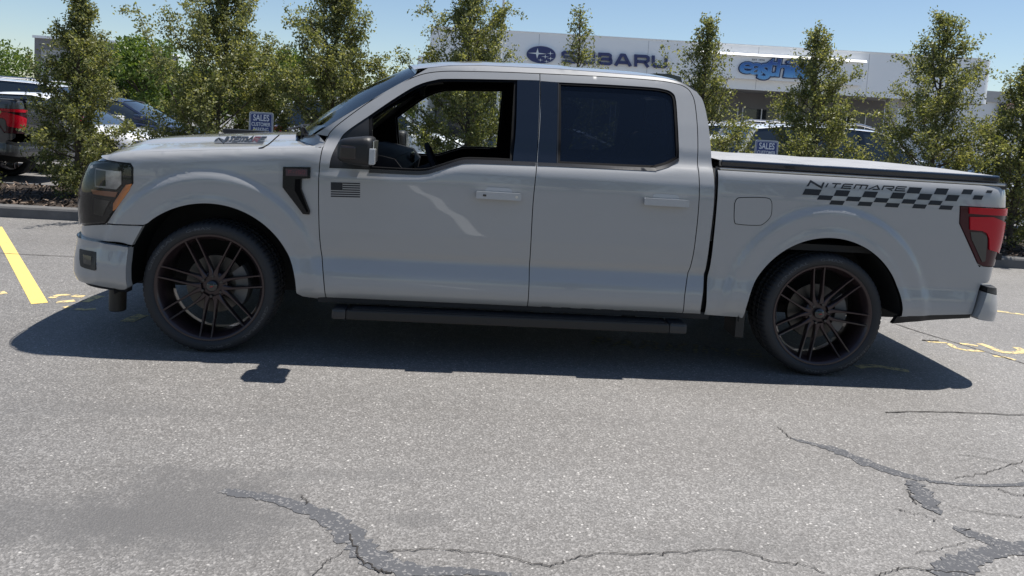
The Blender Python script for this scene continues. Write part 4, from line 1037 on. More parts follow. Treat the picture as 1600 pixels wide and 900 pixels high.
hpart('daytime_bar', [(143, 296), (184, 300), (180, 308), (146, 303)], M['amber_dim'])
hpart('upper_lens', [(151, 265), (166, 267), (166, 291), (151, 290)], M['smoke_lens'], 0.006)

pair_skin('lens_cover', loop([(-1.15, 1.035), hl[1]], [hl[1], hl[2]], hl[2:4], hl[3:5], hl[4:], [hl[-1], (-1.0, 0.676), (-1.15, 0.68)], [(-1.15, 0.68), (-1.15, 1.035)]), M['lens_glass'], hl_n, hl_f, gap=0.006, off=0.012, thick=0.0)
# ---- front bumper, corner piece, grille
cor = P((133, 348), (224, 352.8), (207, 383.5), (170, 377.5), (131, 370))
cz_t = cor[1][1]
skin('bumper_corner', loop([(-1.25, 0.672), (-1.0, 0.668), P((160, 350.5))[0], cor[1]], [cor[1], cor[2]], [cor[2], cor[3], (-1.0, 0.585), (-1.25, 0.582)], [(-1.25, 0.582), (-1.25, 0.672)]), M['paint'], truck, off=0.003)
b1 = P((204, 385.5), (203, 447), (195.5, 451), (158, 444.5))
fb_n, fb_f = skin('front_bumper', loop([(-1.70, 0.640), (-1.0, 0.628), P((165, 379))[0], b1[0]], b1[:2], b1[1:], [b1[-1], (-0.88, 0.375), (-1.05, 0.395), (-1.70, 0.40)], [(-1.70, 0.40), (-1.70, 0.640)]), M['paint'], truck, gap=0.0, off=0.028, thick=0.06)
lp = P((202, 446), (201, 455.5), (165, 451))
skin('air_dam', loop([(-1.70, 0.41), (-1.0, 0.40), lp[0]], lp[:2], [lp[1], lp[2], (-1.0, 0.345), (-1.70, 0.35)], [(-1.70, 0.35), (-1.70, 0.41)]), M['black'], truck, gap=0, off=0.012, thick=0.05)
skin('bumper_gap', loop([(-1.70, 0.648), (-1.0, 0.66), P((150, 376.5))[0], P((207, 383))[0]], [P((207, 383))[0], P((204, 387))[0]], [P((204, 387))[0], P((150, 380))[0], (-1.0, 0.60), (-1.70, 0.60)], [(-1.70, 0.60), (-1.70, 0.648)]), M['gap'], truck, gap=0, off=-0.012, thick=0.02)
fg = P((133, 388), (154, 392), (156.5, 396), (156, 418), (152, 421), (136, 416), (133, 410))
pair_skin('fog_lamp_bezel', loop(fg+[fg[0]], n=3), M['black'], fb_n, fb_f, gap=0, off=0.031, thick=0.006)
fg2 = P((138, 396), (150, 399), (150, 413), (139, 410))
pair_skin('fog_lamp', loop(*[[fg2[i], fg2[(i+1) % 4]] for i in range(4)]), M['smoke_lens'], fb_n, fb_f, gap=0, off=0.033, thick=0.003)
gr_n, gr_f = skin('grille', np.array([(-1.165, 0.675), (-1.165, 1.045), (S_FRONT, 1.045), (S_FRONT, 0.675)])[::-1], M['black'], truck, gap=0, off=-0.015, thick=0.03)
for zz in (0.73, 0.80, 0.87, 0.94, 1.00):
    pair_skin('grille_bar', np.array([(-1.17, zz-0.012), (-1.17, zz+0.012), (S_FRONT, zz+0.012), (S_FRONT, zz-0.012)])[::-1], M['gloss_black'], gr_n, gr_f, gap=0, off=0.008, thick=0.02)
# dark canister hanging under the bumper
cb = UY(184, 470, -0.62)
MB().lathe_y([(0.0, 0), (0.001, 0)], 3).v
cn = MB(); n = 20
prof = [(0.0, 0.112), (0.045, 0.112), (0.05, 0.118), (0.05, 0.30)]
V = []; F = []
for k in range(n):
    a = 2*math.pi*k/n
    for r_, z_ in prof: V.append((cb[0]+r_*math.cos(a), cb[1]+r_*math.sin(a), z_+0.02))
for k in range(n):
    for i in range(3): F.append((k*4+i, ((k+1) % n)*4+i, ((k+1) % n)*4+i+1, k*4+i+1))
cn.add(V, F).build('hanging_canister', M['brown_plastic'], truck, smooth=True)

# ---- hood
def plan_x_at(w):
    return np.interp(w, _front[::-1, 1], _front[::-1, 0])
HU, HV = 70, 81
def hood_pt(u, v):
    ym = 0.862+0.083*np.sqrt(np.clip(u*1.6, 0, 1))
    y = v*ym
    xf = plan_x_at(np.abs(y))+0.055
    xr = 0.30+0.285*np.abs(v)**2.4
    x = xf+(xr-xf)*u
    av = np.abs(v)
    z = crest(x)+0.004+0.058*(1-av**2.4)*sstep(0.0, 0.25, u)+0.020*sstep(0.66, 0.54, av)*sstep(0.05, 0.3, u)
    z = z-0.075*np.clip(1-u/0.16, 0, 1)**2
    z = np.where(av > 0.97, z-0.012*((av-0.97)/0.03)**2, z)
    return np.stack([x, y, z], -1)
uu = np.linspace(0, 1, HU); vv = np.linspace(-1, 1, HV)
U2, V2_ = np.meshgrid(uu**1.3, vv, indexing='ij')
hp = hood_pt(U2.ravel(), V2_.ravel())
hood = mobj('hood', hp, grid_faces(HU, HV), M['paint'], truck, smooth=True, sharp=50)
# front lip of the hood down to the grille
lip = []
for v in vv:
    a = hood_pt(np.array(0.0), np.array(v)); lip += [a, a+np.array([-0.012, 0, -0.02]), a+np.array([-0.004, 0, -0.075])]
mobj('hood_lip', lip, grid_faces(HV, 3), M['paint'], hood, smooth=True)
def hood_hit(px, py, lift=0.002):
    d = ray(px, py); uv = np.array([0.6, -0.7])
    for it in range(30):
        e = project(hood_pt(uv[0], uv[1]))-np.array([px, py])
        if np.hypot(*e) < 0.02: break
        h = 1e-3
        J = np.stack([(project(hood_pt(uv[0]+h, uv[1]))-project(hood_pt(*uv)))/h, (project(hood_pt(uv[0], uv[1]+h))-project(hood_pt(*uv)))/h], 1)
        uv = uv+np.clip(np.linalg.lstsq(J, -e, rcond=None)[0], -0.08, 0.08); uv = np.clip(uv, [0, -1], [1, 1])
    return hood_pt(uv[0], uv[1])+np.array([0, -lift*0.3, lift])
def hood_decal(name, pxv, faces, mat, lift=0.002):
    v = [hood_hit(*p, lift=lift) for p in pxv]
    return mobj(name, v, faces, mat, hood)
# hood side vent with the lettering
tq = [(343, 214.2), (418.5, 215.0), (411.5, 225.2), (335, 224.0)]
for i, (ch, px, F) in enumerate(stroke_word('N', ((342.5, 213.6), (356, 214.2), (350, 222.6), (336, 222.2)), [1.0], 3.2)+stroke_word('ITEMARE', ((357, 214.8), (417, 215.2), (411.5, 222.6), (351.5, 222.4)), [0.3, 0.9, 0.95, 1.2, 1.05, 1.05, 1.0], 2.9, 0.22)):
    V = []; Fn = []
    hood_decal('letter', px, [f[::-1] for f in F], M['decal_red'] if i == 6 else M['decal'], 0.0045)
vq = [(338, 219), (414, 220), (410.5, 225.4), (335, 224.2)]
nn = 14
pts = [tuple(np.array(vq[0])*(1-t)+np.array(vq[1])*t) for t in np.linspace(0, 1, nn)]+[tuple(np.array(vq[3])*(1-t)+np.array(vq[2])*t) for t in np.linspace(0, 1, nn)]
hood_decal('vent_panel', pts, [(i, nn+i, nn+i+1, i+1) for i in range(nn-1)], M['decal_silver'], 0.003)
gl = catmull([(404, 232.0), (412, 230.0), (421, 224.5), (430, 216.5), (436.5, 211)], 4)
v, f = ribbon2d(gl, 1.5)
hood_decal('panel_gap', v, f, M['gap'], 0.002)
# raised louvres on the far slope of the hood
for (x0, x1) in ((-0.42, -0.10), (-0.02, 0.26)):
    MB().box(x0, x1, 0.50, 0.62, 1.235, 1.268, 0.006).build('hood_louvre', M['black'], hood)

# ---- windscreen, cowl, roof, cab back
WN = 33
def ws_bot(t): return np.array([0.30+0.27*abs(t)**2, 0.885*t, 1.285-0.0*abs(t)])
def ws_top(t): return np.array([1.03+0.085*abs(t)**2.2, 0.725*t, 1.788-0.045*abs(t)**2.6])
pc = catmull([tuple(q) for q in pil], 8); pe = S(pc[:, 0], pc[:, 1], -0.012)
ks = np.linspace(0, 1, len(pe)); WR = 13
def ws_pt(t, k):
    e = np.array([np.interp(k, ks, pe[:, c_]) for c_ in range(3)]); a, b = ws_bot(0), ws_top(0); c0 = a*(1-k)+b*k
    c0[0] -= 0.03*math.sin(math.pi*k); c0[2] += 0.03*math.sin(math.pi*k); u = abs(t)
    return np.array([c0[0]+(e[0]-c0[0])*u**2.2, t*abs(e[1]), c0[2]+(e[2]-c0[2])*u**2.2])
V = [ws_pt(-1+2*i/(WN-1), j/(WR-1)) for i in range(WN) for j in range(WR)]
mobj('windscreen', V, grid_faces(WN, WR, True), M['clear_glass'], truck, smooth=True)
# dark band of the glass edge
V = []
for i in range(WN):
    t = (-1+2*i/(WN-1))*0.985; V += [ws_pt(t, 0.0)+np.array([-0.02, 0, -0.008]), ws_pt(t, 0.09)+np.array([-0.005, 0, 0.006])]
mobj('glass_band', V, grid_faces(WN, 2, True), M['gloss_black'], truck, smooth=True)
V = []
for i in range(WN):
    t = -1+2*i/(WN-1); a = ws_pt(t*0.98, 0.0); h = hood_pt(np.array(1.0), np.array(t))
    V += [h+np.array([-0.03, 0, -0.02]), h+np.array([0.03, 0, -0.025]), a+np.array([0.03, 0, -0.01])]
mobj('cowl', V, grid_faces(WN, 3), M['black'], truck, smooth=True)
for (y0, y1) in ((-0.70, -0.05), (0.05, 0.62)):
    a = ws_bot(y0/0.885)+np.array([-0.03, 0, 0.02]); c = ws_bot((y1)/0.885)+np.array([0.02, 0, 0.05])
    w = MB().tube([a+np.array([0, 0, -0.03]), a+np.array([0, 0, 0.03]), (a+c)/2+np.array([-0.02, 0, 0.03]), c], [0.012, 0.011, 0.008, 0.006], 8)
    wo_ = w.build('wiper', M['black'], truck, smooth=True)
    MB().tube([c+np.array([-0.06, -0.28, -0.02]), c+np.array([0.0, 0.0, 0.01]), c+np.array([-0.03, 0.28, -0.02])], 0.009, 6).build('blade', M['black'], wo_)
# painted corners between hood, pillar and door
for sd_ in (-1, 1):
    r1 = [hood_pt(np.array(1.0), np.array(-v_)) for v_ in (0.72, 0.82, 0.90, 0.96, 1.0)]
    e_ = pe[0]; a_ = S(0.615, 1.262); b_ = S(0.60, 1.243)
    r2 = [ws_pt(-0.80, 0.0), ws_pt(-0.92, 0.0), np.array(e_), np.array(a_), np.array(b_)]
    Vc = []
    for p_, q_ in zip(r1, r2): Vc += [p_+np.array([-0.012, 0, 0.0008]), (p_+q_)/2+np.array([0, 0, 0.004]), q_+np.array([0.012, 0, 0.0])]
    Vc = [(x_, y_*(-sd_), z_) for x_, y_, z_ in Vc]
    mobj('cowl_corner', Vc, grid_faces(5, 3, sd_ > 0), M['paint'], truck, smooth=True)
RU, RV = 60, 49
def roof_pt(u, v):
    xf = 1.015+0.085*np.abs(v)**2.2; xr = 2.92-0.05*np.abs(v)**3
    x = xf+(xr-xf)*u
    ze = rail_z(np.clip(x, 1.1, 2.87)); d = inset(np.clip(x, 1.1, 2.9), ze); ye = 1.0-d
    zc = np.interp(x, [1.03, 1.1, 1.25, 1.5, 1.9, 2.5, 2.7, 2.82, 2.89, 2.93], [1.788, 1.802, 1.828, 1.848, 1.858, 1.848, 1.832, 1.80, 1.745, 1.66])
    y = v*ye
    z = ze+(zc-ze)*(1-np.abs(v)**3.2)
    return np.stack([x, y, z], -1)
uu = np.linspace(0, 1, RU); vv = np.sin(np.linspace(-1, 1, RV)*math.pi/2)
U2, V2_ = np.meshgrid(uu, vv, indexing='ij')
roof = mobj('roof', roof_pt(U2.ravel(), V2_.ravel()), grid_faces(RU, RV), M['paint'], truck, smooth=True)
hd = []
for i in range(WN):
    t = -1+2*i/(WN-1); g0 = ws_pt(t, 1.0); g1 = roof_pt(np.array(0.012), np.array(t)); hd += [g0+np.array([-0.006, 0, 0.002]), (g0+g1)/2+np.array([0, 0, 0.004]), g1+np.array([0, 0, 0.001])]
mobj('roof_header', hd, grid_faces(WN, 3, True), M['paint'], roof, smooth=True)
fin = [(2.62, 1.832), (2.70, 1.846), (2.80, 1.848), (2.88, 1.835), (2.90, 1.78), (2.65, 1.815)]
V = [(x, y, z) for y in (-0.30, 0.30) for x, z in fin]
mobj('brake_light_fin', V, [tuple(range(6)), tuple(range(11, 5, -1))]+[(i, 6+i, 6+(i+1) % 6, (i+1) % 6) for i in range(6)], M['gloss_black'], roof)
V = []
for i in range(25):
    y = -0.80+1.6*i/24
    for z in np.linspace(0.55, 1.70, 12):
        yy = y/0.8*(1.0-float(inset(2.85, z))-0.035)
        V.append((2.925-0.03*(abs(y)/0.8)**6-0.10*max(0, z-1.45)**1.5-0.03*max(0, z-1.55), yy, z))
mobj('cab_back', V, grid_faces(25, 12), M['paint'], truck, smooth=True)
MB().box(2.935, 2.945, -0.62, 0.62, 1.34, 1.64, 0.004).build('back_window', M['gloss_black'], truck)

# ---- bed, tailgate, cover, lamps, bumper
MB().box(2.99, 4.835, -0.93, 0.93, 0.78, 0.82).build('bed_floor', M['under'], truck)
for s in (-1, 1):
    MB().box(2.975, 4.80, min(s*0.955, s*0.86), max(s*0.955, s*0.86), 1.225, 1.262, 0.008).build('bed_rail_cap', M['trim'], truck)
    MB().box(2.985, 4.755, min(s*0.945, s*0.885), max(s*0.945, s*0.885), 1.2635, 1.306, 0.012).build('cover_rail', M['gloss_black'], truck)
    MB().box(2.97, 4.775, min(s*0.968, s*0.9555), max(s*0.968, s*0.9555), 1.2475, 1.2575, 0.002).build('rail_strip', M['chrome'], truck)
MB().box(2.965, 2.985, -0.90, 0.90, 0.80, 1.25).build('bed_front_wall', M['paint'], truck)
for i in range(3):
    x0 = 2.98+i*0.595; V = []
    for a in range(9):
        for b in range(21):
            u = a/8; v = -1+b/10
            V.append((x0+0.591*u, v*0.93, 1.3075+0.022*(1-abs(v)**2.5)*(0.6+0.4*math.sin(math.pi*u))+(0.0 if 0 < a < 8 else -0.004)))
    mobj('cover_panel', V, grid_faces(9, 21), M['vinyl'], truck, smooth=True)
MB().box(4.757, 4.772, -0.92, 0.92, 1.272, 1.308, 0.005).build('cover_end', M['gloss_black'], truck)
tl = P((1500, 322), (1499, 349), (1527, 411), (1533, 415), (1542, 416.5))
tl_n, tl_f = skin('tail_light', loop(tl[:2], tl[1:3], tl[2:]+[(4.86, tl[-1][1]-0.002), (4.985, tl[-1][1])], [(4.985, tl[-1][1]), (5.0, tl[0][1])], [(5.0, tl[0][1]), tl[0]]), M['dark_red_lens'], truck, gap=0.002, off=0.004, thick=0.03)
def tpart(name, pts, mat, off=0.012, thick=0.008):
    q = P(*[p for p in pts])
    pair_skin(name, loop(*[[q[i], q[(i+1) % len(q)]] for i in range(len(q))]), mat, tl_n, tl_f, gap=0, off=off, thick=thick)
tz = tl[0][1]
tpart('stop_strip', [(1513, 324), ('m', 4.99, tz-0.006), ('m', 4.99, tz-0.05), (1513, 333.5)], M['red_lens'])
tpart('lamp_lens', [(1514, 338.5), (1550, 339), ('m', 4.90, tz-0.115), ('m', 4.985, tz-0.14), ('m', 4.985, tz-0.32), (1544, 390), (1543.5, 372), (1540, 364), (1533, 360.5), (1514, 358.5)], M['red_lens'])
tpart('reverse_lamp', [(1515, 362), (1532, 363), (1540, 368), (1541, 375), (1538, 408), (1533, 409), (1517, 374)], M['smoke_lens'], 0.009)
tg_n, tg_f = skin('tailgate', np.array([(5.005, 0.72), (S_REAR, 0.72), (S_REAR, 1.245), (5.005, 1.245)]), M['paint'], truck, gap=0, off=0.0, thick=0.04)
MB().box(4.868, 4.885, -0.16, 0.16, 1.08, 1.16, 0.006).build('tailgate_handle', M['black'], truck)
rb = P((1534.5, 446.5), (1563.5, 449), (1563, 456), (1534, 454.8))
b2 = P((1533.5, 455), (1519, 493), (1521, 496.5))
skin('rear_bumper', loop([b2[0], (4.86, 0.553), (4.95, 0.556), (S_REAR, 0.556)], [(S_REAR, 0.556), (S_REAR, 0.40)], [(S_REAR, 0.40), (4.93, 0.392), (4.86, 0.392), b2[2]], [b2[2], b2[1]], b2[1::-1]), M['paint'], truck, gap=0, off=0.046, thick=0.09)
skin('bumper_step', loop([P((1534.2, 446))[0], (4.86, 0.600), (4.95, 0.604), (S_REAR, 0.604)], [(S_REAR, 0.604), (S_REAR, 0.560)], [(S_REAR, 0.560), (4.95, 0.558), (4.86, 0.557), P((1533.6, 454))[0]], [P((1533.6, 454))[0], P((1534.2, 446))[0]]), M['black'], truck, gap=0, off=0.045, thick=0.13)
MB().box(4.70, 4.84, -0.86, 0.86, 0.601, 0.609, 0.003).build('bumper_top', M['paint'], truck)

# ---- wheel wells, floor, frame, running boards
for cx, r in ((0.0, 0.512), (WB-0.012, 0.502)):
    for s in (-1, 1):
        m = MB()
        m.lathe_y([(r+0.02, s*-0.0), (r+0.02, s*0.42)], 40, (cx, -s*(-0.985) if False else s*0.565, WZ-0.004), math.radians(2), math.radians(186), closed=False)
        b = len(m.v); V = [(cx+(r+0.02)*math.cos(a), s*0.565, WZ+(r+0.02)*math.sin(a)) for a in np.linspace(math.radians(2), math.radians(186), 41)]
        m.add(V, [tuple(range(41))])
        m.build('wheel_well', M['under'], truck, smooth=True)
MB().box(-0.72, 4.75, -0.55, 0.55, 0.36, 0.56).box(0.66, 2.92, -0.90, 0.90, 0.37, 0.50).build('underbody', M['under'], truck)
for s in (-1, 1):
    MB().box(-0.7, 4.8, s*0.42-0.04, s*0.42+0.04, 0.27, 0.36).build('frame_rail', M['under'], truck)
    m = MB().box(0.57, 0.66, min(s*0.93, s*0.60), max(s*0.93, s*0.60), 0.34, 0.56).box(2.92, 3.16, min(s*0.93, s*0.6), max(s*0.93, s*0.6), 0.38, 0.7)
    m.build('inner_sill', M['under'], truck)
    MB().box(0.62, 2.98, min(s*0.965, s*0.85), max(s*0.965, s*0.85), 0.328, 0.372, 0.008).build('rocker', M['under'], truck)
    rbm = MB().box(0.80, 2.715, min(s*1.045, s*0.90), max(s*1.045, s*0.90), 0.252, 0.310, 0.010).build('running_board', M['black'], truck)
    for x0, x1 in ((0.715, 0.80), (2.715, 2.825)):
        MB().box(x0, x1, min(s*1.043, s*0.905), max(s*1.043, s*0.905), 0.250, 0.312, 0.016).build('end_cap', plain('board_end', (0.02, 0.022, 0.026), 0.4), rbm)
    MB().box(0.83, 2.69, min(s*1.03, s*0.92), max(s*1.03, s*0.92), 0.3085, 0.3135, 0.002).build('tread_pad', plain('tread_pad', (0.012, 0.013, 0.015), 0.6, bump=0.8, bscale=120), rbm)
    for xb_ in (1.0, 1.75, 2.5):
        MB().box(xb_-0.03, xb_+0.03, min(s*0.93, s*0.45), max(s*0.93, s*0.45), 0.29, 0.325).build('bracket', M['under'], rbm)
    MB().box(3.145, 3.20, min(s*0.975, s*0.78), max(s*0.975, s*0.78), 0.225, 0.40, 0.006).build('mud_flap', M['black'], truck)
MB().tube([(0, -0.75, 0.36), (0, 0.75, 0.36)], 0.05).build('front_axle', M['under'], truck, smooth=True)
MB().tube([(WB, -0.75, WZ), (WB, -0.1, WZ), (WB, 0.1, WZ), (WB, 0.75, WZ)], [0.05, 0.09, 0.09, 0.05]).build('rear_axle', M['under'], truck, smooth=True)
MB().tube([(1.2, 0.35, 0.30), (3.2, 0.38, 0.30), (3.5, 0.6, 0.45), (4.2, 0.65, 0.42), (4.5, 0.72, 0.36)], 0.035).build('exhaust_pipe', M['steel'], truck, smooth=True)

# ---- cabin
seatm = M['seat']
MB().box(0.66, 2.90, -0.86, 0.86, 0.50, 0.54).build('cabin_floor', M['interior'], truck)
dash = [(0.60, 0.62), (0.60, 1.215), (0.80, 1.235), (1.02, 1.19), (1.08, 1.12), (1.05, 0.95), (0.85, 0.62)]
V = [(x, y, z) for y in (-0.86, 0.86) for x, z in dash]; k = len(dash)
mobj('dashboard', V, [tuple(range(k)), tuple(range(2*k-1, k-1, -1))]+[(i, k+i, k+(i+1) % k, (i+1) % k) for i in range(k)], M['interior'], truck)
MB().box(1.06, 1.075, -0.12, 0.14, 1.02, 1.20, 0.006).build('screen', M['gloss_black'], truck)
m = MB(); pts = []
wc = np.array([1.26, -0.40, 1.10]); wa = math.radians(24)
for kx in range(33):
    a = 2*math.pi*kx/32; pts.append(wc+0.185*math.cos(a)*np.array([0, 1, 0])+0.185*math.sin(a)*np.array([-math.sin(wa), 0, math.cos(wa)]))
m.tube(pts, 0.017, 8, caps=False); m.tube([wc+np.array([-0.02, -0.17, 0]), wc+np.array([-0.03, 0, 0]), wc+np.array([-0.02, 0.17, 0])], 0.02, 8)
m.tube([wc+np.array([-0.03, 0, 0]), wc+np.array([-0.26, 0, -0.08])], [0.06, 0.04], 10)
m.build('steering_wheel', M['interior'], truck, smooth=True)
def seat(x, y, w, name):
    s0 = MB().box(x-0.50, x+0.02, y-w/2, y+w/2, 0.72, 0.90, 0.05).build(name, seatm, truck, smooth=True)
    bm_ = MB().box(-0.07, 0.07, -w/2, w/2, 0.0, 0.66, 0.05)
    a = math.radians(22)
    V = [(x+vx*math.cos(a)+vz*math.sin(a), y+vy, 0.82-vx*math.sin(a)+vz*math.cos(a)) for vx, vy, vz in bm_.v]
    mobj('backrest', V, bm_.f, seatm, s0, smooth=True, sharp=50)
    hm = MB().box(-0.05, 0.05, -0.13, 0.13, 0.67, 0.83, 0.04)
    V = [(x+vx*math.cos(a)+vz*math.sin(a), y+vy, 0.82-vx*math.sin(a)+vz*math.cos(a)) for vx, vy, vz in hm.v]
    mobj('headrest', V, hm.f, seatm, s0, smooth=True, sharp=50)
seat(1.82, -0.42, 0.54, 'front_seat'); seat(1.82, 0.42, 0.54, 'front_seat')
seat(2.62, -0.40, 0.66, 'rear_seat'); seat(2.62, 0.40, 0.66, 'rear_seat')
MB().box(1.05, 1.75, -0.13, 0.13, 0.55, 0.92, 0.03).build('console', M['interior'], truck)
# headliner
RV2 = 25
U2, V2_ = np.meshgrid(np.linspace(0.03, 0.97, 20), np.linspace(-0.97, 0.97, RV2), indexing='ij')
hpnt = roof_pt(U2.ravel(), V2_.ravel()); hpnt[:, 2] -= 0.045
mobj('headliner', hpnt, grid_faces(20, RV2, True), M['headliner'], truck, smooth=True)
# inner door skins and pillar trims (dark, behind the outer skins)
def inner(name, ol, holes, off):
    skin(name, ol, M['interior'], truck, gap=0, off=off, thick=0.03, holes=holes, step=(0.08, 0.08))
ch_in = shrink(fw_ch, 0.018)
cab_in = loop([(0.72, 0.50), (2.90, 0.50)], [(2.90, 0.50), (2.90, 1.60), (2.80, 1.70)], [(2.80, 1.70)]+[(x, float(rail_z(x))-0.02) for x in np.linspace(2.7, 1.15, 14)], [(1.15, float(rail_z(1.15))-0.02), (0.66, 1.30)], [(0.66, 1.30), (0.72, 0.50)])
inner('inner_side_trim', cab_in, [shrink(fw_ch, 0.004), shrink(glo, 0.035)], -0.085)
# lower belt of the open window: door thickness
inner('door_card', np.array([(0.75, 0.55), (1.84, 0.55), (1.84, 1.12), (1.5, 1.10), (1.15, 1.02), (0.75, 1.02)]), [], -0.13)
# interior rear-view mirror
MB().box(1.10, 1.13, -0.12, 0.12, 1.60, 1.67, 0.01).tube([(1.08, 0, 1.77), (1.11, 0, 1.66)], 0.012).build('rear_view_mirror', M['interior'], truck)
for s in (-1, 1):
    vb = MB().box(1.06, 1.24, s*0.42-0.19, s*0.42+0.19, -0.006, 0.006, 0.004)
    a = math.radians(38); V = [(1.10+(vx-1.06)*math.cos(a)-vz*math.sin(a), vy, 1.70+vz*math.cos(a)-(vx-1.06)*-0.15) for vx, vy, vz in vb.v]
    mobj('sun_visor', V, vb.f, M['headliner'], truck)

# ---- door mirrors
for s in (-1, 1):
    m = MB()
    a0 = UY(531, 206, -1.13); a1 = UY(586, 262, -1.13)
    x0, x1, z0, z1 = a0[0], a1[0], a1[2]+0.004, a0[2]-0.006
    bm = bmesh.new(); bmesh.ops.create_cube(bm, size=1)
    bmesh.ops.subdivide_edges(bm, edges=bm.edges[:], cuts=6, use_grid_fill=True)
    for v_ in bm.verts:
        p = v_.co*2; q = Vector((p.x, p.y, p.z))
        L = (abs(p.x)**5+abs(p.y)**5+abs(p.z)**5)**0.2; q = q/max(L, 1e-6)*max(abs(p.x), abs(p.y), abs(p.z))
        X = (x0+x1)/2+q.x*(x1-x0)/2; Y = s*1.15+q.y*0.125; Z = (z0+z1)/2+q.z*(z1-z0)/2
        front = (1-q.x)/2
        Z += -0.03*front*(q.z > 0)*q.z+0.02*front*(q.z < 0)*(-q.z)
        Y = s*1.15+(Y-s*1.15)*(1-0.3*front)
        v_.co = (X, Y, Z)
    bm.verts.index_update()
    mm = MB(); mm.add([v_.co[:] for v_ in bm.verts], [[v_.index for v_ in f_.verts] for f_ in bm.faces]); bm.free()
    mir = mm.build('door_mirror', M['black'], truck, smooth=True, sharp=60)
    MB().box(x0+0.02, x0+0.12, min(s*1.06, s*0.93), max(s*1.06, s*0.93), z0+0.01, z0+0.07, 0.012).build('mirror_arm', M['black'], mir, smooth=True)
    c0 = UY(577.5, 232, -1.262); c1 = UY(588, 258, -1.262)
    MB().box(c0[0]-0.002, c1[0]-0.010, min(s*1.268, s*1.20), max(s*1.268, s*1.20), c1[2], c0[2], 0.006).build('turn_signal', M['clear_lens'], mir)
    e0 = UY(531, 227, -1.262); e1 = UY(556, 250, -1.262)
    MB().box(e0[0], e1[0], min(s*1.262, s*1.20), max(s*1.262, s*1.20), e1[2], e0[2], 0.012).build('mirror_lamp', plain('mirror_lamp_smoke', (0.025, 0.02, 0.02), 0.25), mir)
    MB().box(x1-0.004, x1+0.003, s*1.15-0.095, s*1.15+0.095, z0+0.03, z1-0.03, 0.002).build('mirror_glass', M['chrome'], mir)

